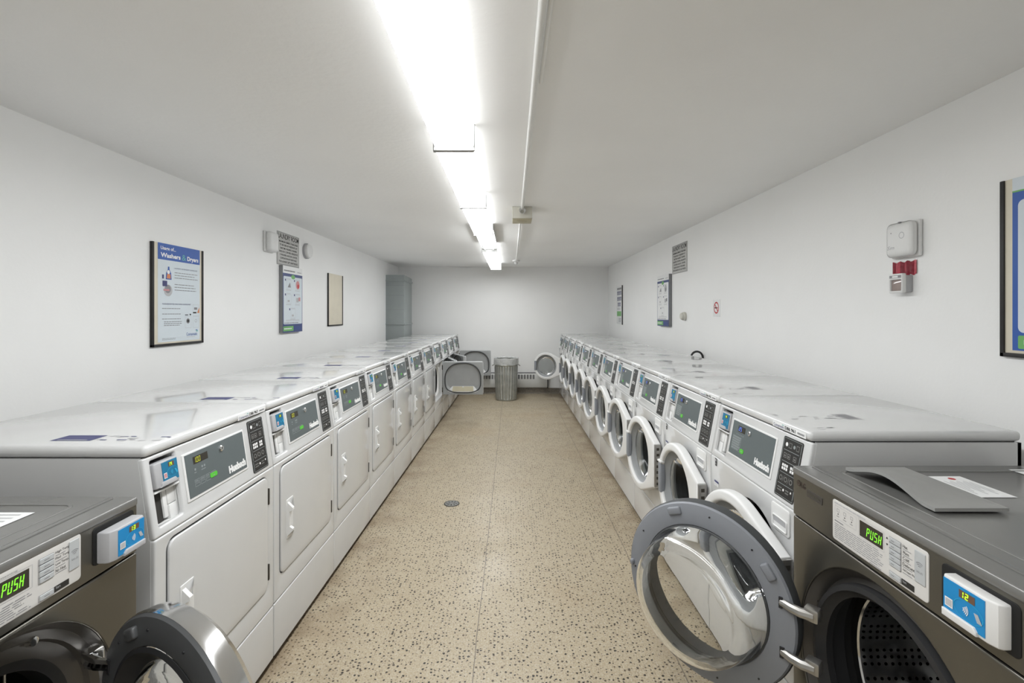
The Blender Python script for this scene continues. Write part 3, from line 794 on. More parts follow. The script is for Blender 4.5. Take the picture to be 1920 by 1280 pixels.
WCX, WCZ, WR = 0.376, 0.573, 0.238
def make_washer():
    root = thing('washing_machine', '', 'washing machine', group='white washers in the right row')
    D = 0.72
    common_parts(root, 'washer', D, math.atan(0.19), 2)
    b = B()
    b.plate(rrect(0.001, 0.260, W - 0.001, 0.849, 0.006), [circle(WCX, WCZ, 0.205)[::-1]], 0.0, 0.018, 'enamel', 0.005)
    b.build('front_panel', root)
    b = B(); T = tr(WCX, 0, WCZ)
    b.lathe([(0.206, 0.008), (0.203, 0.02), (0.185, 0.035), (0.180, 0.06), (0.20, 0.075), (0.24, 0.08)], 'rubber_grey', T); b.build('door_gasket', root, 'dark rubber gasket')
    b = B(); b.lathe([(0.24, 0.08), (0.255, 0.10), (0.255, 0.52), (0.0, 0.53)], 'drum_dark', T); b.build('drum', root, 'dark steel drum')
    b = B()
    b.plate(rrect(0.520, 0.748, 0.632, 0.838, 0.012), [], -0.005, 0.001, 'white_plastic', 0.003)
    b.plate(rrect(0.533, 0.757, 0.622, 0.800, 0.008), [rrect(0.538, 0.762, 0.617, 0.795, 0.006)[::-1]], -0.009, -0.004, 'white_plastic', 0.002)
    b.plate(rrect(0.538, 0.776, 0.617, 0.795, 0.003), [], -0.0056, -0.0048, 'reader_grey')
    b.build('detergent_drawer', root)
    b = B(); b.quad(0.046, 0.812, 0.064, 0.846, -0.0012, 'ink_black'); b.quad(0.050, 0.832, 0.060, 0.842, -0.0016, 'ink_pale'); b.quad(0.050, 0.817, 0.058, 0.826, -0.0016, 'ink_grey')
    b.build('warning_sticker', root, 'small black warning sticker')
    b = B(); b.quad(0.040, 0.722, 0.082, 0.746, -0.0012, 'paper'); b.quad(0.040, 0.737, 0.082, 0.746, -0.0016, 'ink_navy'); b.bars(0.043, 0.724, 0.080, 0.735, 2, -0.0016, 'ink_pale', 2)
    b.build('info_sticker', root, 'small blue and white sticker')
    # round-fronted door, hinged at the right
    hx = 0.655; hz0, hz1 = 0.437, 0.703
    def outline_(r, ex):
        pts = []
        up = math.atan2(hz1 - WCZ, hx - WCX); d2 = math.hypot(hx - WCX, hz1 - WCZ)
        a = up + math.acos(min(1, r / d2))
        pts.append((hx - ex, hz0 + ex)); pts.append((hx - ex, hz1 - ex))
        a1 = 2 * math.pi - a
        for i in range(41):
            t = a + (a1 - a) * i / 40; pts.append((WCX + r * math.cos(t), WCZ + r * math.sin(t)))
        return pts
    b = B(); b.T = tr(-hx, 0, 0)
    b.plate(outline_(WR, 0.0), [circle(WCX - 0.006, WCZ, 0.192)[::-1]], -0.052, -0.004, 'white_plastic', 0.012, seg=3)
    door = b.build('door', root, 'white door with a round window', M=tr(hx, 0, 0))
    b = B(); b.T = tr(-hx, 0, 0); T = tr(WCX - 0.006, 0, WCZ)
    b.lathe([(0.194, -0.040), (0.190, -0.030), (0.168, -0.014), (0.160, -0.010), (0.158, -0.004), (0.194, -0.002)], 'ring_grey', T); b.build('window_ring', door, 'grey inner window ring')
    b = B(); b.T = tr(-hx, 0, 0)
    b.lathe([(0.0, 0.088), (0.06, 0.085), (0.115, 0.070), (0.140, 0.040), (0.153, 0.0), (0.162, -0.010), (0.162, -0.006), (0.155, 0.004), (0.143, 0.043), (0.118, 0.073), (0.062, 0.089), (0.0, 0.092)], 'window_glass', T); b.build('window_glass', door, 'dark glass')
    b = B(); b.T = tr(-hx, 0, 0)
    b.box(WCX - WR + 0.016, -0.057, WCZ - 0.085, WCX - WR + 0.056, -0.026, WCZ + 0.085, 'handle_grey', 0.008, 3)
    b.box(WCX - WR + 0.012, -0.060, WCZ + 0.084, WCX - WR + 0.066, -0.034, WCZ + 0.096, 'white_plastic', 0.004)
    b.build('door_handle', door, 'grey door grip')
    b = B(); b.T = tr(-hx, 0, 0)
    b.box(hx - 0.002, -0.048, hz0 + 0.004, hx + 0.010, -0.008, hz1 - 0.004, 'hinge_metal', 0.002)
    for k in range(7): b.box(hx + 0.009, -0.036, hz0 + 0.018 + k * 0.035, hx + 0.0112, -0.020, hz0 + 0.034 + k * 0.035, 'hinge_dark')
    b.build('hinge', door, 'steel door hinge')
    return root

PITCH = 0.684
ORD = ['', 'first', 'second', 'third', 'fourth', 'fifth', 'sixth', 'seventh', 'eighth', 'ninth', 'tenth', 'eleventh']
def asset_text(root, num, kind, D, tilt):
    """the machine's own number, printed on the lid's front sticker"""
    lid = [c for c in root.children if c.name.split('.')[0] == 'lid'][0]
    ytop = 0.236 * math.sin(tilt); zl = 0.850 + 0.236 * math.cos(tilt)
    b = B()
    if num: b.text(num, 0.538, zl + 0.0105, 0.600, zl + 0.0225, ytop - 0.0096, 'ink_black', bold=0.02)
    else: b.bars(0.542, zl + 0.011, 0.596, zl + 0.021, 1, ytop - 0.0096, 'ink_grey', 4, fill=0.9)
    for k in range(9): b.quad(0.612 + k * 0.0043, zl + 0.012, 0.6148 + k * 0.0043, zl + 0.0185, ytop - 0.0096, 'ink_grey')
    b.build('asset_number', lid)

dryer = make_dryer()
L_Y0, L_S = 1.379, 0.0075
def left_x(y): return -1.030 + L_S * y
for k in range(1, 12):
    r = dryer if k == 1 else copy_tree(dryer)
    y0 = L_Y0 + (k - 1) * PITCH
    r.location = (left_x(y0), y0, 0); r.rotation_euler = (0, 0, R(90) - math.atan(L_S))
    where = {1: 'white dryer nearest the grey dryer in the foreground, left row, door shut',
             8: 'eighth white dryer of the left row, its door wide open across the aisle',
             9: 'ninth white dryer of the left row, door slightly ajar behind the wide open one',
             10: 'tenth white dryer of the left row, door partly open, second from the back',
             11: 'last white dryer of the left row, door wide open near the trash can'}
    r['label'] = where.get(k, ORD[k] + ' white dryer of the left row counting from the front, door shut')
    ang = {8: 90, 9: 19, 10: 25, 11: 90}.get(k, 0)
    if ang:
        d = [c for c in r.children if c.name.split('.')[0] == 'door'][0]
        d.matrix_local = tr(DX1 + (0.012 if ang > 80 else 0), -0.008 if ang > 80 else -0.001, 0) @ rz(R(ang))
washer = make_washer()
R_Y1, R_S = 1.554, -0.0060
def right_x(y): return 0.935 + R_S * y
for k in range(1, 12):
    r = washer if k == 1 else copy_tree(washer)
    y1 = R_Y1 + k * PITCH
    r.location = (right_x(y1), y1, 0); r.rotation_euler = (0, 0, R(-90) + math.atan(-R_S))
    where = {1: 'white washer nearest the grey washer in the foreground, right row, round door ajar',
             11: 'last white washer of the right row, its round door wide open'}
    r['label'] = where.get(k, ORD[k] + ' white washer of the right row counting from the front, round door ajar')
    d = [c for c in r.children if c.name.split('.')[0] == 'door'][0]
    ang = {1: 7, 11: 66}.get(k, 4.0 + 1.2 * math.sin(k * 2.3))
    d.matrix_local = tr(0.655 + (0.004 if ang > 50 else 0), -0.004 if ang < 50 else -0.01, 0) @ rz(R(ang))
rows = {}
for o in [o for o in COL.objects if o.parent is None and o.name.split('.')[0] in ('clothes_dryer', 'washing_machine')]:
    left = o.name.startswith('clothes')
    k = round((o.location.y - L_Y0) / PITCH) + 1 if left else round((o.location.y - R_Y1) / PITCH)
    num = {(True, 1): 'D86 963', (False, 1): 'D86 961', (False, 2): 'D86 962'}.get((left, k))
    if k <= 5: asset_text(o, num, '', 0, math.atan(0.15) if left else math.atan(0.19))

# ---------------------------------------------------------------- the two graphite machines in the foreground
def child_world(o, parent, M):
    bpy.context.view_layer.update()
    o.parent = parent; o.matrix_local = parent.matrix_world.inverted() @ M

def make_graphite(root, side, czr, r_out, r_gin, r_hole, H, seam, D=0.75):
    w = 0.686; cx = 0.342; cz = czr
    b = B()
    b.box(0.0, 0.010, 0.03, w, D, H - 0.035, 'steel_graphite', 0.0) if False else None
    for xa in (0.0, w - 0.01): b.box(xa, 0.006, 0.03, xa + 0.01, D, H - 0.02, 'steel_graphite', 0.003)
    b.box(0.0, D - 0.01, 0.03, w, D, H - 0.02, 'steel_graphite'); b.box(0.0, 0.01, 0.03, w, D, 0.045, 'graphite_deep')
    b.build('cabinet', root)
    b = B()
    b.plate(rrect(0.001, 0.06, w - 0.001, seam - 0.002, 0.006), [circle(cx, cz, r_out, 64)[::-1]], 0.0, 0.014, 'steel_graphite', 0.004)
    b.build('front_panel', root)
    b = B(); b.plate(rrect(0.001, seam + 0.002, w - 0.001, H - 0.012, 0.004), [], 0.0, 0.03, 'steel_graphite', 0.003); cp = b.build('control_panel', root)
    b = B(); b.box(0.0, 0.02, 0.02, w, 0.05, 0.058, 'graphite_deep', 0.004)
    b.build('base', root)
    for fx in (0.06, w - 0.06):
        for fy in (0.07, D - 0.07):
            b = B(); b.vcyl(0.022, 0, 0.032, 'rubber_grey', fx, fy); b.build('foot', root)
    # top, a shallow tray with a rim
    b = B(); b.box(-0.001, -0.003, H - 0.024, w + 0.001, D + 0.004, H, 'graphite_top', 0.007, 3)
    top = b.build('top', root)
    b = B(); b.plate(rrect(0.055, 0.10, w - 0.055, D - 0.05, 0.03), [rrect(0.063, 0.108, w - 0.063, D - 0.058, 0.024)[::-1]], 0, 0.004, 'graphite_top', 0.0015, T=tr(0, 0, H + 0.002) @ rx(R(-90)))
    b.box(0.02, 0.045, H - 0.001, w - 0.02, 0.060, H + 0.0035, 'graphite_top', 0.002)
    b.box(0.03, D - 0.035, H - 0.001, w - 0.03, D - 0.018, H + 0.012, 'graphite_top', 0.004)
    b.build('top_rim', top)
    # door seat, gasket, tub, drum
    T = tr(cx, 0, cz)
    b = B(); b.lathe([(r_out + 0.001, 0.004), (r_out - 0.008, 0.022), (r_out - 0.022, 0.034), (r_gin + 0.012, 0.036), (r_gin, 0.030)] if side > 0 else
                     [(r_out + 0.001, 0.004), (r_out - 0.012, 0.024), (r_out - 0.030, 0.030), (r_gin + 0.03, 0.040), (r_gin, 0.046)], 'graphite_deep', T, 64); b.build('door_seat', root, 'dark recessed door surround')
    if side > 0:
        b = B(); b.lathe([(r_gin + 0.002, 0.034), (r_gin - 0.004, 0.014), (r_gin - 0.018, 0.012), (r_hole + 0.008, 0.026), (r_hole, 0.034), (r_hole + 0.004, 0.055), (r_hole + 0.03, 0.07), (r_hole + 0.035, 0.11)], 'gasket_black', T, 64)
        b.build('door_gasket', root, 'black rubber gasket')
        b = B(); b.lathe([(0.285, 0.10), (0.285, 0.14), (0.262, 0.142)], 'tub_black', T, 48)
        b.build('tub', root, 'black tub mouth')
        b = B(); b.lathe([(0.262, 0.0), (0.258, -0.004), (0.254, 0.0), (0.252, 0.012), (0.252, 0.40), (0.22, 0.42), (0.0, 0.425)], 'drum_steel', I4, 64)
        dr = b.build('drum', root, 'perforated steel drum', M=tr(cx, 0.142, cz))
        for k in range(3):
            a = R(100 + 120 * k); b = B()
            b.T = T @ ry(-a)
            b.prism([(0.16, 0.0)] * 0 + [(0.17, -0.03), (0.54, -0.03), (0.54, 0.03), (0.17, 0.03)], 0.205, 0.2515, 'drum_dark'); b.build('drum_lifter', root)
    else:
        b = B(); b.lathe([(r_gin, 0.046), (r_hole, 0.05), (r_hole, 0.10), (0.27, 0.11), (0.27, 0.60), (0, 0.61)], 'drum_dark', T, 48); b.build('drum', root, 'dark drum inside')
        b = B()
        for k in range(7): b.tube([(cx - 0.16 + k * 0.05, 0.13, cz + 0.24), (cx - 0.16 + k * 0.05, 0.13, cz - 0.2)], 0.003, 'hinge_metal', 6)
        b.build('vent_grille', root)
    return cp, top

def silver_label(cp, x0, x1, z0, z1, washer):
    b = B(); b.plate(rrect(x0, z0, x1, z1, 0.008), [], -0.002, 0.003, 'label_silver', 0.0008)
    lb = b.build('label_panel', cp, 'silver control label')
    w, h = x1 - x0, z1 - z0; y = -0.0026
    def X(u): return x0 + w * u
    def Z(v): return z0 + h * v
    b = B()
    b.quad(X(0.34), Z(0.50), X(0.59), Z(0.86), y, 'display_dark') if washer else b.quad(X(0.44), Z(0.46), X(0.7075), Z(0.83), y, 'display_dark')
    if washer: b.seg7('PUSH', X(0.415), Z(0.565), w * 0.030, h * 0.21, y - 0.0004, 'digit_green', shear=0.14, gap=0.40)
    else: b.seg7('PUSH', X(0.572), Z(0.54), w * 0.021, h * 0.23, y - 0.0004, 'digit_green', shear=0.14, gap=0.32)
    b.build('display', lb, 'dark display with the word PUSH in green')
    b = B(); n = 5 if washer else 4
    bx0, bx1 = (0.66, 0.765) if washer else (0.76, 0.835)
    dz = 0.122 if washer else 0.125
    zs = [0.86 - k * dz for k in range(n)] + [0.13]
    for v in zs:
        b.plate(rrect(X(bx0), Z(v - 0.085), X(bx1), Z(v + 0.02), 0.0015), [], -0.0044, -0.002, 'button_silver', 0.0008)
        b.quad(X(bx0 + 0.02), Z(v - 0.04), X(bx0 + 0.05), Z(v - 0.022), -0.0048, 'ink_grey'); b.outline(X(bx0 - 0.006), Z(v - 0.095), X(bx1 + 0.004), Z(v + 0.03), 0.0007, y, 'ink_grey')
    b.build('button', lb)
    b = B(); px0, px1 = (0.89, 0.98) if washer else (0.925, 0.985)
    b.plate(rrect(X(px0), Z(0.30), X(px1), Z(0.93), 0.002), [], -0.004, -0.002, 'button_silver', 0.001)
    for r in (0.004, 0.008, 0.012):
        for k in range(4):
            a0, a1 = R(50 + 20 * k), R(70 + 20 * k)
            b.poly([(X((px0 + px1) / 2) + q * math.cos(t), -0.0046, Z(0.60) + q * math.sin(t)) for q, t in ((r, a0), (r + 0.0015, a0), (r + 0.0015, a1), (r, a1))], 'ink_grey')
    b.text('Wi-Fi', X((px0 + px1) / 2) - 0.008, Z(0.50), X((px0 + px1) / 2) + 0.008, Z(0.545), -0.0046, 'ink_grey'); b.build('wireless_pad', lb)
    b = B()
    if washer:
        b.bars(X(0.03), Z(0.90), X(0.42), Z(0.97), 1, y, 'ink_pale', 1); b.outline(X(0.03), Z(0.55), X(0.30), Z(0.87), 0.0006, y, 'ink_pale'); b.outline(X(0.325), Z(0.46), X(0.605), Z(0.90), 0.0006, y, 'ink_pale')
        for k in range(3): b.outline(X(0.06 + k * 0.085), Z(0.73), X(0.09 + k * 0.085), Z(0.81), 0.0008, y, 'ink_grey'); b.disc(X(0.075 + k * 0.085), Z(0.68), 0.0018, y, 'ink_black'); b.bars(X(0.055 + k * 0.085), Z(0.60), X(0.095 + k * 0.085), Z(0.64), 1, y, 'ink_grey', k)
        b.bars(X(0.03), Z(0.46), X(0.15), Z(0.52), 1, y, 'ink_grey', 7); b.bars(X(0.03), Z(0.06), X(0.60), Z(0.44), 8, y, 'ink_grey', 11, fill=0.32); b.bars(X(0.45), Z(0.01), X(0.60), Z(0.05), 1, y, 'ink_grey', 2)
        b.poly([(X(0.622), y, Z(0.80)), (X(0.642), y, Z(0.80)), (X(0.632), y, Z(0.845))], 'ink_black'); b.poly([(X(0.622), y, Z(0.70)), (X(0.632), y, Z(0.655)), (X(0.642), y, Z(0.70))], 'ink_black')
        rows = ['Hot', 'Warm', 'Cold', 'Delicates', 'Add Super Wash']
        b.build('instruction_print', lb); b = B()
    else:
        b.text('Time Remaining', X(0.47), Z(0.88), X(0.65), Z(0.925), y, 'ink_grey'); b.outline(X(0.42), Z(0.42), X(0.725), Z(0.87), 0.0007, y, 'ink_pale'); b.bars(X(0.20), Z(0.04), X(0.725), Z(0.36), 7, y, 'ink_grey', 21, fill=0.32)
        rows = ['High Temp.', 'Med. Temp.', 'Low Temp.', 'No Heat']
    for k, s in enumerate(rows):
        ln = min(0.0042 * len(s), 0.036) if washer else 0.0034 * len(s)
        b.text(s, X(bx1) + 0.005, Z(zs[k] - 0.042), X(bx1) + 0.005 + ln, Z(zs[k] + 0.022), y, 'ink_black'); b.bars(X(bx1) + 0.005, Z(zs[k] - 0.085), X(bx1) + 0.032, Z(zs[k] - 0.055), 1, y, 'ink_grey', k)
    b.build('label_print', lb); b = B()
    b.quad(X(bx1) + 0.002, Z(0.04), X(bx1) + 0.036, Z(0.165), y, 'strip_black'); b.text('Start', X(bx1) + 0.005, Z(0.10), X(bx1) + 0.016, Z(0.15), y - 0.0004, 'ink_pale')
    b.build('start_label', lb, 'black start label')

def graphite_door(root, M, r, ring_m, rim_m, bumps, dark):
    """porthole door; local +y is the inner side"""
    b = B(); b.T = rx(0)
    ri = r * 0.735
    prof_in = [(ri, 0.0), (ri + 0.004, 0.010), (ri + 0.016, 0.012), (r - 0.022, 0.008), (r - 0.006, 0.004), (r - 0.001, -0.004)]
    b.lathe(prof_in, ring_m, n=72)
    for a, rr, w, h in bumps:
        T = ry(-a) @ tr(rr, 0, 0)
        b.box(-h / 2, 0.004, -w / 2, h / 2, 0.020, w / 2, ring_m, 0.006, 3, T=T)
    for a in range(0, 360, 33):
        b.cyl(0.0028, 0.0085, 0.0112, 'ink_black', ry(-R(a + 12)) @ tr(r - 0.030, 0, 0), 10)
    door = b.build('door', root, 'open porthole door, inner side to the room')
    b = B(); b.lathe([(r - 0.001, -0.003), (r + 0.002, -0.012), (r, -0.045), (r - 0.012, -0.058), (r * 0.80, -0.062), (ri - 0.004, -0.058), (ri - 0.004, -0.046), (ri - 0.002, 0.002), (ri, 0.001)], rim_m, n=72)
    b.build('door_rim', door, 'outer door rim')
    # glass bowl: a closed shell, wide at the ring, bulging inwards
    q = ri; ri = ri * 0.80 if dark else ri; ks = 0.30 if dark else 1.0
    out = [(ri - 0.001, -0.002), (ri - 0.002, 0.012), (ri * 0.965, 0.035), (ri * 0.93, 0.075), (ri * 0.88, 0.110), (ri * 0.80, 0.126), (ri * 0.74, 0.127)]
    inn = [(ri * 0.72, 0.117), (ri * 0.79, 0.115), (ri * 0.86, 0.102), (ri * 0.905, 0.071), (ri * 0.935, 0.028), (ri * 0.96, -0.002), (ri - 0.001, -0.002)]
    top = [(ri * 0.66, 0.122), (ri * 0.40, 0.117), (0.0, 0.115)]
    bot = [(0.0, 0.107), (ri * 0.40, 0.109), (ri * 0.66, 0.113)]
    out, inn, top, bot = [[(pr_, py * ks - (0.02 if dark else 0)) for pr_, py in lst] for lst in (out, inn, top, bot)]; ri = q
    b = B(); b.lathe((out + top)[::-1] + [], 'glass', n=64)
    b.lathe((bot + inn)[::-1], 'glass', n=64)
    bmesh.ops.remove_doubles(b.bm, verts=b.bm.verts[:], dist=1e-5)
    bmesh.ops.recalc_face_normals(b.bm, faces=b.bm.faces[:])
    b.build('glass_bowl', door, 'clear glass bowl', sharp=60)
    b = B(); b.lathe([(ri + 0.002, 0.010), (ri - 0.004, 0.014), (ri - 0.006, 0.004)], 'rubber_grey', n=64); b.build('bowl_seal', door, 'dark seal round the glass')
    if dark:
        b = B(); b.lathe([(ri + 0.003, 0.012), (ri - 0.006, 0.016), (ri * 0.90, 0.004), (ri * 0.80, -0.012), (ri * 0.795, -0.02)], 'gasket_black', n=64); b.build('door_gasket', door, 'black gasket round the glass')
    child_world(door, root, M)
    return door

# right: washer
wr = thing('front_load_washer', 'dark grey front-load washer in the right foreground, porthole door hanging open', 'washing machine', (0.87, 1.497, 0), R(-90))
bpy.context.view_layer.update()
cp, top = make_graphite(wr, 1, 0.548, 0.305, 0.270, 0.236, 1.03, 0.880)
silver_label(cp, 0.188, 0.489, 0.893, 1.000, True)
b = B(); y = -0.0008
b.disc(0.030, 0.985, 0.009, y, 'emblem_brown', n=20); b.disc(0.030, 0.985, 0.0062, y - 0.0002, 'steel_graphite', rin=0.0045); b.text('LG', 0.042, 0.976, 0.064, 0.993, y, 'emblem_brown', bold=0.03)
b.build('emblem', cp, 'small round emblem and two letters')
b = B(); b.plate(rrect(0.072, 0.961, 0.142, 0.982, 0.003), [], -0.0012, 0.001, 'graphite_deep'); b.bars(0.078, 0.966, 0.136, 0.977, 1, -0.0016, 'steel_graphite', 4, fill=0.6); b.build('name_plate', cp, 'dark narrow plate')
b = B()
b.plate(rrect(0.520, 0.905, 0.672, 0.999, 0.010), [], -0.002, 0.003, 'tub_black', 0.001); b.build('reader_plate', cp, 'black mounting plate')
make_reader(wr, tr(0.5485, -0.026, 0.912), 0.108, 0.080, 0.026, 'reader_pale', 'reader_blue', '12')
# stickers on the washer's top
b = B(); z = 1.0312
def flat(b, xa, ya, xb, yb, m, z): b.poly([(xa, ya, z), (xb, ya, z), (xb, yb, z), (xa, yb, z)], m)
flat(b, 0.106, 0.322, 0.266, 0.418, 'paper', z); b.disc(0, 0, 0.009, 0, 'ink_red', T=tr(0.128, 0.375, z + 0.0004) @ rx(R(-90)))
for k in range(8): flat(b, 0.145 + (k % 2) * 0.01, 0.335 + k * 0.009, 0.245 - (k % 3) * 0.02, 0.338 + k * 0.009, 'ink_pale', z + 0.0004)
b.build('top_sticker', top, 'white sticker with a red dot')
b = B(); flat(b, 0.045, 0.62, 0.12, 0.70, 'paper', z); b.build('top_sticker', top, 'white sticker at the back edge')
bumps = [(R(-112), 0.262, 0.05, 0.026), (R(-36), 0.262, 0.05, 0.026), (R(112), 0.262, 0.03, 0.03), (R(180), 0.272, 0.02, 0.014)]
a = 2.284; rr = 0.293
c = Vector((0.832 + rr * math.cos(a), 1.40 + rr * math.sin(a), 0.568))
# inner side faces (-sin a, cos a) rotated towards the camera
nrm = Vector((-math.sin(a), math.cos(a), 0))
xax = Vector((-math.cos(a), -math.sin(a), 0))      # from the door centre to the hinge
def frame(c, x, yv):
    z = x.cross(yv); M = Matrix((x, yv, z)).transposed().to_4x4(); M.translation = c; return M
MR = frame(c, xax, nrm)
if MR.to_3x3().determinant() < 0: raise RuntimeError('left-handed door frame')
dr = graphite_door(wr, MR, rr - 0.003, 'grey_plastic', 'rubber_grey', bumps, False)
def hinge_arms(door, r, zs, m, L):
    for z in zs:
        x0 = math.sqrt(r * r - z * z) - 0.035
        b = B()
        b.tube([(x0, 0.004, z), (x0 + 0.03, 0.016, z), (x0 + 0.055, 0.020, z), (x0 + 0.085, 0.012, z)], [0.012, 0.013, 0.014, 0.015], m, 10)
        b.box(x0 + 0.062, -0.012, z - 0.022, x0 + 0.10, 0.022, z + 0.016, m, 0.006)
        b.box(x0 - 0.006, 0.004, z - 0.016, x0 + 0.004, 0.013, z + 0.016, 'ink_black')
        b.build('hinge_arm', door, 'metal hinge arm')
zsgn = 1 if (MR.to_3x3() @ Vector((0, 0, 1))).z > 0 else -1
hinge_arms(dr, rr, (0.078 * zsgn, -0.068 * zsgn), 'hinge_metal', 0.1)
b = B()
for px, pz in ((0.052, 0.60), (0.070, 0.655), (0.082, 0.71), (0.104, 0.735), (0.052, 0.50), (0.06, 0.44)):
    b.lathe([(0.0, 0.028), (0.005, 0.029), (0.007, 0.034)], 'chrome', tr(px, 0, pz), 12)
b.build('screw', wr)
# left: dryer
LX, LY = -0.97, 0.566
dl = thing('front_load_dryer', 'dark grey front-load dryer in the left foreground, chrome-rimmed door open', 'clothes dryer', (LX, LY, 0), R(90))
bpy.context.view_layer.update()
cp, top = make_graphite(dl, -1, 0.60, 0.270, 0.205, 0.185, 1.027, 0.884)
silver_label(cp, 0.120, 0.520, 0.905, 1.007, False)
b = B(); b.plate(rrect(0.552, 0.912, 0.672, 1.000, 0.010), [], -0.002, 0.003, 'tub_black', 0.001); b.build('reader_plate', cp, 'black mounting plate')
make_reader(dl, tr(0.562, -0.034, 0.914), 0.104, 0.074, 0.032, 'reader_grey', 'reader_blue', '13')
b = B(); z = 1.0282
flat(b, 0.47, 0.16, 0.58, 0.42, 'paper', z)
for k in range(5): flat(b, 0.49 + k * 0.018, 0.18, 0.496 + k * 0.018, 0.36 - (k % 2) * 0.06, 'ink_pale', z + 0.0004)
flat(b, 0.50, 0.20, 0.512, 0.26, 'ink_navy', z + 0.0005)
b.build('top_sticker', top, 'white printed sticker')
b = B(); T = tr(0.342, 0, 0.60)
TS = T @ ry(R(-6)) @ tr(0, 0.029, 0.222) @ rx(R(-18))
b.plate(rrect(-0.055, -0.022, 0.05, 0.022, 0.004), [], -0.001, 0.001, 'button_silver', T=TS); b.bars(-0.050, -0.018, 0.008, 0.018, 5, -0.0015, 'ink_grey', 3, T=TS); b.outline(0.016, -0.012, 0.042, 0.014, 0.003, -0.0015, 'ink_grey', TS); b.bars(0.021, -0.006, 0.038, 0.010, 3, -0.0015, 'ink_grey', 5, T=TS)
b.build('sticker', dl, 'grey printed sticker over the opening')
a = -0.45; rr = 0.25
c = Vector((-0.95 + rr * math.cos(a), 1.12 + rr * math.sin(a), 0.615))
nrm = Vector((math.sin(a), -math.cos(a), 0)); xax = Vector((-math.cos(a), -math.sin(a), 0))
ML = frame(c, xax, nrm)
dd = graphite_door(dl, ML, rr, 'grey_plastic_dark', 'chrome', [(R(-62), 0.218, 0.04, 0.026), (R(62), 0.218, 0.04, 0.026)], True)
hinge_arms(dd, rr, (-0.05, 0.09), 'chrome', 0.1)
b = B(); b.lathe([(0, 0.018), (0.009, 0.019), (0.011, 0.03)], 'chrome', tr(0.342 + 0.10, 0.006, 0.60 + 0.216), 14); b.build('screw', dl)

# bent grey sheet lying on the washer
b = B(); bm = bmesh.new(); nx, ny = 10, 24
x0, x1, y0, y1 = 0.988, 1.162, 1.130, 1.432
for k, zo in enumerate((0.0, 0.007)):
    pass
vt = {}
for j in range(ny + 1):
    for i in range(nx + 1):
        u, v = i / nx, j / ny
        hump = 0.030 * math.sin(math.pi * min(1, max(0, (v - 0.10) / 0.86))) ** 1.3 * (1 - u) ** 0.8
        for k in (0, 1): vt[i, j, k] = bm.verts.new((x0 + (x1 - x0) * u, y0 + (y1 - y0) * v, 1.0365 + hump + 0.008 * k))
for j in range(ny):
    for i in range(nx):
        bm.faces.new((vt[i, j, 1], vt[i + 1, j, 1], vt[i + 1, j + 1, 1], vt[i, j + 1, 1])); bm.faces.new((vt[i, j, 0], vt[i, j + 1, 0], vt[i + 1, j + 1, 0], vt[i + 1, j, 0]))
for j in range(ny):
    bm.faces.new((vt[0, j, 0], vt[0, j, 1], vt[0, j + 1, 1], vt[0, j + 1, 0])); bm.faces.new((vt[nx, j, 0], vt[nx, j + 1, 0], vt[nx, j + 1, 1], vt[nx, j, 1]))
for i in range(nx):
    bm.faces.new((vt[i, 0, 0], vt[i + 1, 0, 0], vt[i + 1, 0, 1], vt[i, 0, 1])); bm.faces.new((vt[i, ny, 0], vt[i, ny, 1], vt[i + 1, ny, 1], vt[i + 1, ny, 0]))
b.absorb(bm, 'mat_grey'); tag(b.build('rubber_sheet', sharp=50), 'bent grey rectangular sheet lying on top of the dark grey washer', 'sheet')

# ---------------------------------------------------------------- things on the walls
RL, RRt = R(90), R(-90)
def poster(name, label, side, ynear, yfar, z0, z1, frame_=True, thick=0.012, board='board_cream', inset=0.0, cat='poster', rails='lbr'):
    """things flat on a side wall; local x runs left to right for someone facing that wall"""
    w = yfar - ynear
    loc = (XL, ynear, z0) if side == 'L' else (XR, yfar, z0)
    t = thing(name, label, cat, loc, RL if side == 'L' else RRt)
    h = z1 - z0
    b = B(); b.box(0, -thick, 0, w, 0, h, board, 0.001); b.build('board', t)
    if frame_:
        f = 0.013
        for q, (xa, za, xb, zb) in {'l': (-f, -f, 0.002, h), 'b': (-f, -f, w + f, 0.002), 'r': (w - 0.002, -f, w + f, h)}.items():
            if q in rails:
                b = B(); b.box(xa, -thick - 0.006, za, xb, 0, zb, 'frame_black', 0.002); b.build('frame_rail', t)
    return t, w, h
# usage poster
t, w, h = poster('usage_poster', 'large blue-headed poster on washers and dryers, left wall, nearest the camera', 'L', 2.855, 3.300, 1.312, 1.925)
x0, x1 = 0.035, w - 0.022; y = -0.0128
b = B(); b.quad(x0, 0.012, x1, h, y, 'paper_blue'); b.quad(x0, h * 0.838, x1, h, y - 0.0003, 'poster_blue'); sh = b.build('printed_sheet', t)
ww = x1 - x0; X = lambda u: x0 + ww * u; Zp = lambda v: h * v
y = -0.0136
b = B(); b.text('Usage of...', X(0.06), Zp(0.927), X(0.40), Zp(0.972), y, 'ink_white', bold=0.02); b.text('Washers', X(0.06), Zp(0.862), X(0.51), Zp(0.908), y, 'ink_white', bold=0.035)
b.text('&', X(0.545), Zp(0.858), X(0.645), Zp(0.918), y, 'ink_teal'); b.text('Dryers', X(0.675), Zp(0.848), X(0.96), Zp(0.908), y, 'ink_white', bold=0.035); b.build('heading', sh)
b = B()
b.text('LAUNDRY DETERGENT GUIDELINES', X(0.36), Zp(0.760), X(0.93), Zp(0.772), y, 'ink_navy'); b.text('WASHER/DRYER MACHINE GUIDELINES', X(0.09), Zp(0.392), X(0.76), Zp(0.406), y, 'ink_navy')
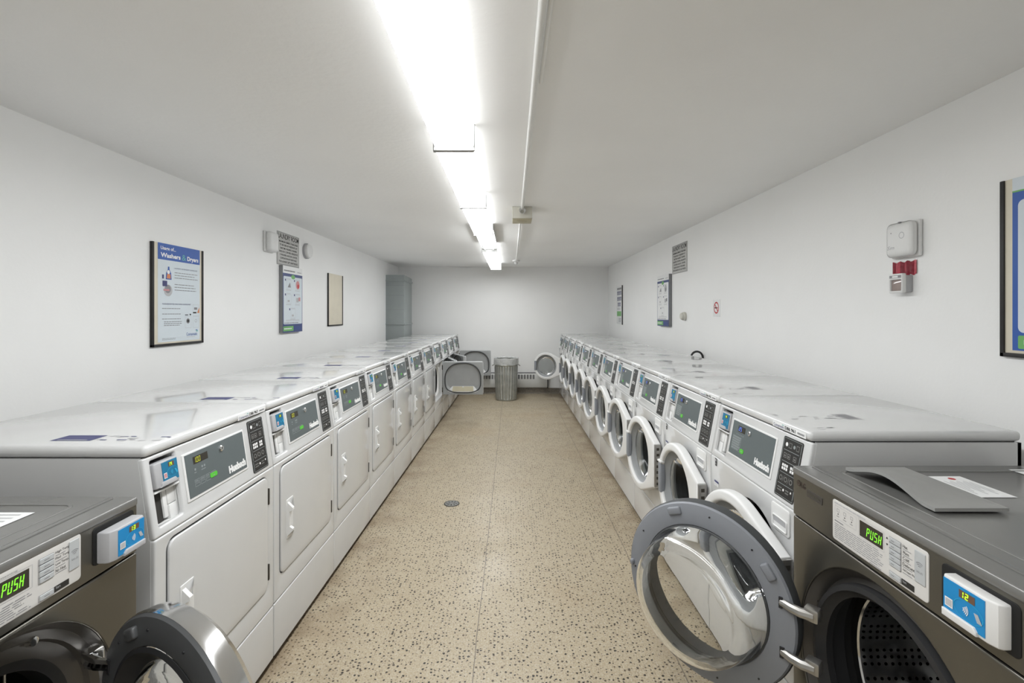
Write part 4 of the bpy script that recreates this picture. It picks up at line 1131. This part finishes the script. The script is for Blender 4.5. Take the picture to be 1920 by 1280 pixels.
b.bars(X(0.37), Zp(0.655), X(0.95), Zp(0.735), 3, y, 'ink_grey', 1, 0.25); b.bars(X(0.37), Zp(0.53), X(0.95), Zp(0.615), 3, y, 'ink_grey', 2, 0.25)
for k, (za, n) in enumerate(((0.345, 1), (0.290, 1), (0.240, 1), (0.175, 3))): b.bars(X(0.09 + (0.04 if n == 3 else 0)), Zp(za), X(0.56), Zp(za + 0.018 * n), n, y, 'ink_grey', 10 + k, 0.35)
b.bars(X(0.09), Zp(0.035), X(0.46), Zp(0.06), 2, y, 'ink_grey', 15, 0.3); b.text('Coinamatic', X(0.655), Zp(0.068), X(0.935), Zp(0.102), y, 'poster_blue'); b.quad(X(0.90), Zp(0.108), X(0.95), Zp(0.118), y, 'ink_teal'); b.quad(X(0.89), Zp(0.122), X(0.94), Zp(0.130), y, 'poster_blue')
b.bars(X(0.66), Zp(0.05), X(0.9), Zp(0.06), 1, y, 'ink_pale', 5); b.build('print', sh)
b = B()
b.poly([(X(q), y, Zp(v)) for q, v in ((0.17, 0.645), (0.30, 0.645), (0.29, 0.71), (0.255, 0.745), (0.25, 0.775), (0.22, 0.775), (0.215, 0.745), (0.18, 0.71))], 'poster_blue')
b.poly([(X(q), y - 0.0003, Zp(v)) for q, v in ((0.19, 0.655), (0.28, 0.655), (0.275, 0.70), (0.20, 0.70))], 'ink_orange'); b.disc(X(0.23), Zp(0.72), 0.012, y - 0.0003, 'paper'); b.build('bottle_picture', sh); b = B()
b.quad(X(0.09), Zp(0.65), X(0.13), Zp(0.69), y, 'ink_navy'); b.disc(X(0.225), Zp(0.535), 0.036, y, 'ink_pale'); b.disc(X(0.215), Zp(0.55), 0.026, y - 0.0003, 'ink_grey'); b.quad(X(0.10), Zp(0.575), X(0.20), Zp(0.63), y - 0.0004, 'ink_navy'); b.quad(X(0.12), Zp(0.53), X(0.25), Zp(0.548), y - 0.0006, 'ink_rose'); b.build('hands_picture', sh); b = B()
for xa in (0.62, 0.82):
    b.outline(X(xa), Zp(0.15), X(xa + 0.155), Zp(0.275), 0.0012, y, 'ink_pale')
b.outline(X(0.82), Zp(0.275), X(0.975), Zp(0.40), 0.0012, y, 'ink_pale'); b.disc(X(0.695), Zp(0.225), 0.017, y, 'ink_grey'); b.disc(X(0.695), Zp(0.225), 0.010, y - 0.0003, 'ink_black'); b.disc(X(0.895), Zp(0.225), 0.011, y, 'ink_pale', rin=0.008)
b.quad(X(0.85), Zp(0.345), X(0.93), Zp(0.37), y, 'ink_grey'); b.quad(X(0.82), Zp(0.305), X(0.91), Zp(0.32), y, 'ink_black'); b.poly([(X(0.93), y - 0.0003, Zp(0.31)), (X(0.985), y - 0.0003, Zp(0.31)), (X(0.985), y - 0.0003, Zp(0.37)), (X(0.955), y - 0.0003, Zp(0.34))], 'ink_orange')
b.quad(X(0.62), Zp(0.285), X(0.70), Zp(0.293), y, 'ink_black'); b.quad(X(0.735), Zp(0.285), X(0.77), Zp(0.30), y, 'ink_black'); b.build('machine_picture', sh)

SIGN_LINES = ['MAXIMUM NUMBER OF MACHINES', 'TO BE USED BY RESIDENTS AT', 'ONE TIME: WASHERS 2 WASHERS', 'AND/OR 2 DRYERS. RESIDENTS', '2 WASHERS AND/OR 2 DRYERS', 'CORPORATION NOT RESPONSIBLE', 'FOR LAUNDRY LEFT UNATTENDED']
def laundry_sign(label, side, yn, yf, z0, z1, face):
    t, w, h = poster('laundry_sign', label, side, yn, yf, z0, z1, False, 0.006, face, cat='sign')
    b = B(); y = -0.0066; b.outline(0.004, 0.004, w - 0.004, h - 0.004, 0.0045, y, 'ink_grey')
    b.text('LAUNDRY ROOM', 0.018, h * 0.80, w - 0.018, h * 0.955, y, 'ink_black', bold=0.015); b.quad(0.03, h * 0.765, w - 0.03, h * 0.772, y, 'ink_grey')
    for k, s in enumerate(SIGN_LINES):
        zz = h * (0.685 - k * 0.100); m = 0.035 + 0.010 * (k % 3)
        b.text(s, m, zz, w - m, zz + h * 0.058, y, 'ink_black', bold=0.015)
    b.build('lettering', t); return t
laundry_sign('white LAUNDRY ROOM rules sign high on the left wall, above a narrow poster', 'L', 4.375, 4.825, 1.945, 2.250, 'sign_grey')
laundry_sign('grey LAUNDRY ROOM rules sign high on the right wall', 'R', 4.960, 5.415, 1.932, 2.243, 'sign_grey')

def steps_poster(label, side, yn, yf, z0, z1, seed):
    t, w, h = poster('instruction_poster', label, side, yn, yf, z0, z1, False, 0.035, 'board_edge')
    y = -0.0356
    b = B(); b.quad(0.0, 0.0, w, h, y, 'poster_navy'); b.quad(0.0, h * 0.89, w, h, y - 0.0003, 'paper'); b.plate(rrect(w * 0.03, h * 0.125, w * 0.97, h * 0.845, 0.012), [], y - 0.0012, y - 0.0003, 'paper_blue' if side == 'L' else 'paper'); b.quad(w * 0.02, h * 0.02, w * 0.52, h * 0.095, y - 0.0004, 'poster_green'); sh = b.build('printed_sheet', t)
    y = -0.0372; b = B()
    b.bars(w * 0.05, h * 0.915, w * 0.62, h * 0.945, 1, y, 'ink_grey', 3, 0.6); b.bars(w * 0.72, h * 0.915, w * 0.95, h * 0.94, 1, y, 'ink_pale', 4, 0.6)
    b.disc(w * 0.5, h * 0.845, w * 0.10, y, 'poster_green', sz=0.5)
    for k, (cx, cz) in enumerate(((0.29, 0.73), (0.74, 0.73), (0.29, 0.51), (0.74, 0.51), (0.5, 0.29))):
        b.outline(w * (cx - 0.12), h * (cz - 0.07), w * (cx + 0.12), h * (cz + 0.065), 0.002, y, 'ink_pale'); b.quad(w * (cx - 0.20), h * (cz + 0.045), w * (cx - 0.15), h * (cz + 0.075), y, 'ink_navy')
        b.bars(w * (cx - 0.13), h * (cz + 0.07), w * (cx + 0.12), h * (cz + 0.085), 1, y, 'ink_pale', k); b.bars(w * (cx - 0.14), h * (cz - 0.10), w * (cx + 0.13), h * (cz - 0.08), 1, y, 'ink_pale', k + 9)
        if k == 0: b.poly([(w * (cx - 0.07), y, h * (cz - 0.05)), (w * (cx + 0.09), y, h * (cz - 0.05)), (w * (cx + 0.05), y, h * (cz + 0.03))], 'ink_grey')
        if k == 1: b.disc(w * cx, h * cz, w * 0.10, y - 0.0003, 'ink_rose' if side == 'L' else 'ink_pale'); b.disc(w * (cx + 0.02), h * (cz - 0.02), w * 0.05, y - 0.0006, 'ink_red' if side == 'L' else 'ink_grey')
        if k in (2, 4): b.quad(w * (cx - 0.07), h * (cz - 0.05), w * (cx + 0.03), h * (cz - 0.02), y, 'ink_pale')
        if k == 3: b.quad(w * (cx - 0.08), h * (cz - 0.05), w * (cx + 0.05), h * (cz + 0.02), y, 'ink_pale'); b.quad(w * (cx + 0.04), h * (cz - 0.03), w * (cx + 0.14), h * (cz + 0.03), y - 0.0003, 'ink_rose' if side == 'L' else 'ink_grey')
    b.bars(w * 0.15, h * 0.165, w * 0.85, h * 0.195, 2, y, 'ink_pale', 21); b.bars(w * 0.06, h * 0.135, w * 0.94, h * 0.152, 1, y, 'ink_grey', 22, 0.7); b.bars(w * 0.05, h * 0.04, w * 0.48, h * 0.075, 1, y, 'ink_white', 5, 0.5); b.bars(w * 0.56, h * 0.03, w * 0.95, h * 0.085, 2, y, 'poster_blue', 6, 0.3)
    b.build('print', sh); return t
steps_poster('narrow navy and white instruction poster under the left LAUNDRY ROOM sign', 'L', 4.420, 4.830, 1.320, 1.940, 1)
steps_poster('navy and white instruction poster beside the right LAUNDRY ROOM sign', 'R', 5.44, 5.87, 1.350, 1.945, 2)
t, w, h = poster('notice_board', 'blank cream board with black edging on the left wall', 'L', 5.585, 6.040, 1.362, 1.965, thick=0.010, cat='notice board')
t, w, h = poster('instruction_poster', 'small white poster with a green square, right wall by the back corner', 'R', 7.86, 8.27, 1.325, 1.955, thick=0.010, board='paper', rails='r')
y = -0.0108; b = B(); b.quad(w * 0.10, h * 0.90, w * 0.9, h * 0.95, y, 'ink_grey')
for r in range(3):
    for c_ in range(3):
        if r == 2 and c_ == 2: continue
        xa = 0.14 + c_ * 0.27 + (0.12 if r == 2 else 0); za = 0.76 - r * 0.15
        b.quad(w * xa, h * za, w * (xa + 0.17), h * (za + 0.10), y, 'ink_navy'); b.quad(w * (xa + 0.03), h * (za + 0.03), w * (xa + 0.13), h * (za + 0.05), y - 0.0004, 'ink_pale')
b.quad(w * 0.08, h * 0.20, w * 0.85, h * 0.33, y, 'poster_green'); b.bars(w * 0.12, h * 0.36, w * 0.8, h * 0.42, 2, y, 'ink_pale', 2); b.bars(w * 0.40, h * 0.04, w * 0.86, h * 0.16, 3, y, 'ink_grey', 4); b.build('print', t)
# big poster at the right edge of the view
t, w, h = poster('price_poster', 'large blue-bordered poster at the right edge, nearest the camera', 'R', 1.30, 1.755, 1.356, 1.980)
y = -0.0128; x0 = 0.028; b = B(); b.quad(x0, 0.012, w - 0.02, h, y, 'poster_blue'); b.quad(x0, h * 0.925, w - 0.02, h, y - 0.0003, 'paper_blue'); b.quad(x0, h * 0.918, w - 0.02, h * 0.927, y - 0.0005, 'poster_green')
b.plate(rrect(x0 + 0.02, h * 0.12, w - 0.04, h * 0.87, 0.02), [], y - 0.001, y - 0.0003, 'paper_blue'); b.plate(rrect(x0 + 0.02, h * 0.03, x0 + 0.19, h * 0.105, 0.006), [], y - 0.001, y - 0.0003, 'poster_green'); sh = b.build('printed_sheet', t)
y = -0.0144; b = B(); b.text('Laundry', x0 + 0.055, h * 0.95, x0 + 0.22, h * 0.975, y, 'ink_navy', bold=0.02); b.text('Please', x0 + 0.055, h * 0.162, x0 + 0.12, h * 0.175, y, 'ink_black', bold=0.02); b.bars(x0 + 0.045, h * 0.13, w - 0.06, h * 0.155, 2, y, 'ink_grey', 4); b.text('For', x0 + 0.04, h * 0.055, x0 + 0.075, h * 0.08, y, 'ink_white', bold=0.02); b.build('lettering', sh)
# no smoking sign
t, w, h = poster('no_smoking_sign', 'small white no-smoking sign with a red ring on the right wall', 'R', 4.18, 4.325, 1.47, 1.62, False, 0.003, 'paper', cat='sign')
y = -0.0036; b = B(); cx, cz = w / 2, h * 0.52; b.disc(cx, cz, 0.052, y, 'ink_red', rin=0.040, n=32)
b.quad(cx - 0.032, cz - 0.006, cx + 0.020, cz + 0.005, y - 0.0003, 'ink_black'); b.quad(cx + 0.021, cz - 0.006, cx + 0.030, cz + 0.005, y - 0.0003, 'ink_red')
T = tr(cx, 0, cz) @ ry(R(-45) + math.pi); b.quad(-0.042, -0.005, 0.042, 0.005, y - 0.0006, 'ink_red', tr(cx, 0, cz) @ ry(R(45))); b.build('symbol', t)
# alarm devices
def wall_thing(name, label, cat, side, y, z): return thing(name, label, cat, (XL if side == 'L' else XR, y, z), RL if side == 'L' else RRt)
t = wall_thing('alarm_sounder', 'white square alarm sounder on the right wall above red tape', 'alarm', 'R', 2.275, 1.752)
b = B(); b.box(0, -0.018, 0, 0.160, 0, 0.163, 'white_plastic', 0.008, 3); b.build('back_plate', t)
b = B(); b.box(0.004, -0.052, 0.004, 0.156, -0.014, 0.160, 'white_plastic', 0.026, 5); cv = b.build('cover', t)
b = B(); b.disc(0.105, 0.098, 0.015, -0.0526, 'ink_pale', rin=0.012); b.build('sounder_ring', cv)
b = B(); b.text('Sm', 0.022, 0.040, 0.062, 0.056, -0.0526, 'reader_grey', shear=0.3); b.build('lettering', cv)
b = B(); b.box(0.076, -0.046, 0.156, 0.086, -0.030, 0.162, 'ink_grey'); b.build('latch', cv)
b = B(); b.disc(0.045, 0.115, 0.003, -0.0526, 'ink_grey'); b.build('indicator', cv)
b = B(); n = 16; bm = bmesh.new(); lo, hi = [], []
for i in range(n + 1):
    u = i / n; xx = 2.283 - 0.137 * u; d = 0.003 + 0.002 * math.sin(i * 2.1)
    lo.append(bm.verts.new((XR - d, xx, 1.674 + 0.004 * math.sin(i * 1.7)))); hi.append(bm.verts.new((XR - d, xx, 1.736 + 0.004 * math.sin(i * 1.3 + 1))))
for i in range(n): bm.faces.new((lo[i], lo[i + 1], hi[i + 1], hi[i]))
ex = bmesh.ops.solidify(bm, geom=bm.faces[:], thickness=0.0015) ; b.absorb(bm, 'tape_red'); tag(b.build('red_tape'), 'crinkled red tape stuck on the right wall between two alarm devices', 'tape')
t = wall_thing('strobe_light', 'small white square strobe under the red tape, right wall', 'alarm light', 'R', 2.245, 1.592)
b = B(); b.box(0.008, -0.034, 0.004, 0.076, 0, 0.080, 'reader_grey', 0.004); b.build('back_box', t, 'grey back box')
b = B(); b.plate(rrect(0, 0, 0.078, 0.088, 0.006), [rrect(0.008, 0.010, 0.070, 0.060, 0.004)[::-1]], -0.052, -0.032, 'white_plastic', 0.004); fc = b.build('face_plate', t)
b = B(); b.box(0.007, -0.044, 0.009, 0.071, -0.034, 0.061, 'strobe_lens', 0.003); b.build('lens', t, 'brownish lens')
b = B(); b.quad(0.006, 0.068, 0.072, 0.080, -0.0526, 'ink_grey'); b.quad(0.022, 0.0695, 0.055, 0.078, -0.053, 'ink_white'); b.build('marks', fc)
t = wall_thing('alarm_sounder', 'white alarm sounder overlapping the left LAUNDRY ROOM sign', 'alarm', 'L', 4.135, 2.03)
b = B(); b.box(0, -0.02, 0, 0.15, 0, 0.18, 'white_plastic', 0.008, 3); b.build('back_plate', t)
b = B(); b.box(0.003, -0.072, 0.003, 0.147, -0.015, 0.177, 'white_plastic', 0.028, 5); b.build('cover', t)
t = wall_thing('heat_detector', 'round white detector on the left wall, right of the LAUNDRY ROOM sign', 'detector', 'L', 4.99, 2.140)
b = B(); b.lathe([(0, 0.0), (0.080, 0.0), (0.080, -0.022), (0.076, -0.024)], 'reader_grey', n=32); b.build('base', t, 'grey base')
b = B(); b.lathe([(0.074, -0.022), (0.074, -0.040), (0.066, -0.050), (0.0, -0.054)], 'white_plastic', n=32); b.build('cover', t)
t = wall_thing('thermostat', 'small beige rounded thermostat on the right wall', 'thermostat', 'R', 5.02, 1.468)
b = B(); b.lathe([(0, 0), (0.043, 0), (0.043, -0.025), (0.038, -0.030)], 'beige_box', n=28); b.build('base', t)
b = B(); b.lathe([(0.036, -0.028), (0.036, -0.042), (0.030, -0.050), (0.0, -0.052)], 'beige_box', n=28); b.build('dial', t)

# grey duct in the back left corner
t = thing('vent_duct', 'tall grey metal duct standing in the back left corner', 'duct', (XL + 0.155, 8.47, 0))
b = B(); b.box(-0.155, -0.31, 0, 0.155, 0.31, 2.055, 'duct_grey', 0.002); b.prism([(-0.31, 2.055), (-0.31, 2.147), (0.31, 2.12), (0.31, 2.055)], -0.155, 0.155, 'duct_grey'); b.build('casing', t)
for z in (0.6, 1.315, 2.050):
    b = B(); b.box(-0.155, -0.322, z - 0.014, 0.168, 0.322, z + 0.014, 'duct_grey', 0.002); b.build('flange', t)
b = B()
for z in (1.56, 1.80, 1.97): b.box(-0.154, -0.3115, z - 0.0015, 0.154, -0.309, z + 0.0015, 'ink_grey')
b.build('seam', t)

# hose behind the washers
b = B(); cy = 4.55
pts = [(1.685, cy, 0.95), (1.685, cy, 1.05)] + [(1.738 - 0.053 * math.cos(R(q)), cy - 0.01 * q / 180, 1.085 + 0.055 * math.sin(R(q))) for q in range(0, 181, 15)] + [(1.790, cy - 0.01, 1.03), (1.788, cy - 0.01, 0.9)]
b.tube(pts, 0.0095, 'hose_black', 10); tag(b.build('drain_hose', sharp=60), 'black hose looping up behind the right row of washers', 'hose')

# floor drain
t = thing('floor_drain', 'round metal floor drain in the terrazzo aisle', 'drain', (-0.475, 3.81, 0))
b = B(); b.lathe([(0.052, 0.003), (0.060, 0.003), (0.062, 0.0002)], 'hinge_dark', rx(R(90)), 32); b.lathe([(0, 0.0008), (0.053, 0.0008)], 'gap', rx(R(90)), 32); b.build('rim', t, 'dark outer rim')
b = B()
for k in range(8):
    a0, a1 = R(k * 45 + 7), R(k * 45 + 38)
    b.poly([(q * math.cos(s), q * math.sin(s), 0.0028) for q, s in ((0.012, a0), (0.044, a0), (0.047, (a0 + a1) / 2), (0.044, a1), (0.012, a1))], 'chrome')
b.lathe([(0.043, 0.0028), (0.053, 0.0028)], 'chrome', rx(R(90)), 32); b.lathe([(0, 0.003), (0.014, 0.003)], 'chrome', rx(R(90)), 20); b.build('grate', t, 'bright slotted grate')

# trash can at the back
t = thing('trash_can', 'corrugated galvanised trash can by the back wall', 'trash can', (-0.102, 8.42, 0))
b = B(); n = 192; bm = bmesh.new(); rings = []
for r0, z, cr in ((0.178, 0.002, 0), (0.183, 0.012, 0), (0.183, 0.03, 0), (0.180, 0.045, 1), (0.198, 0.575, 1), (0.198, 0.59, 0), (0.205, 0.60, 0), (0.205, 0.615, 0), (0.199, 0.62, 0), (0.200, 0.70, 0), (0.205, 0.705, 0), (0.205, 0.712, 0), (0.196, 0.712, 0), (0.194, 0.60, 0), (0.175, 0.03, 0)):
    rings.append([bm.verts.new(((r0 + cr * 0.006 * math.cos(2 * math.pi * i * 24 / n)) * math.cos(2 * math.pi * i / n), (r0 + cr * 0.006 * math.cos(2 * math.pi * i * 24 / n)) * math.sin(2 * math.pi * i / n), z)) for i in range(n)])
for a, c in zip(rings, rings[1:]):
    for i in range(n): bm.faces.new((a[i], a[(i + 1) % n], c[(i + 1) % n], c[i]))
bm.faces.new(rings[0][::-1]); bm.faces.new(rings[-1]); b.absorb(bm, 'galvanized'); b.build('body', t, sharp=25)
for s in (-1, 1):
    b = B(); b.tube([(s * 0.20, -0.05, 0.615), (s * 0.225, -0.048, 0.60), (s * 0.240, -0.03, 0.59), (s * 0.240, 0.03, 0.59), (s * 0.225, 0.048, 0.60), (s * 0.20, 0.05, 0.615)], 0.006, 'hinge_metal', 8); b.build('handle', t)
rnd = random.Random(4); b = B(); bm = bmesh.new(); n = 60; rings = []
for r0, z, am in ((0.190, 0.45, 0.002), (0.188, 0.66, 0.003), (0.200, 0.722, 0.004), (0.210, 0.728, 0.004), (0.214, 0.70, 0.003), (0.213, 0.655, 0.004), (0.214, 0.618, 0.005)):
    ph = rnd.random() * 6
    rings.append([bm.verts.new(((r0 + am * (math.sin(9 * 2 * math.pi * i / n + ph) * 0.5 + 0.5)) * math.cos(2 * math.pi * i / n), (r0 + am * (math.sin(9 * 2 * math.pi * i / n + ph) * 0.5 + 0.5)) * math.sin(2 * math.pi * i / n), z + am * 1.5 * math.sin(7 * 2 * math.pi * i / n + ph))) for i in range(n)])
for a, c in zip(rings, rings[1:]):
    for i in range(n): bm.faces.new((a[i], a[(i + 1) % n], c[(i + 1) % n], c[i]))
b.absorb(bm, 'bag_film'); tag(b.build('bin_liner', M=tr(-0.102, 8.42, 0), sharp=60), 'clear plastic liner folded over the rim of the trash can', 'bin liner')

# baseboard heater on the back wall
t = thing('baseboard_heater', 'white baseboard heater along the back wall behind the trash can', 'heater', (0, YB, 0))
b = B(); b.prism([(0, 0.118), (-0.012, 0.118), (-0.066, 0.124), (-0.070, 0.13), (-0.070, 0.36), (-0.055, 0.382), (0, 0.384)], -1.0, 0.655, 'heater_white'); b.build('casing', t)
b = B()
for k in range(26):
    x = -0.98 + k * 0.0545
    if x < 0.44: b.plate(rrect(x, 0.278, x + 0.036, 0.366 - 0.006, 0.008), [], -0.0715, -0.069, 'slot_grey')
b.build('vent_slot', t)
b = B(); b.box(0.655, -0.072, 0.104, 0.672, 0, 0.386, 'ink_black', 0.002); b.build('end_cap', t, 'dark end cap')
b = B(); b.prism([(0, 0.384), (-0.05, 0.384), (-0.05, 0.390), (0, 0.392)], -1.0, 0.56, 'ink_black'); b.build('top_gap', t)
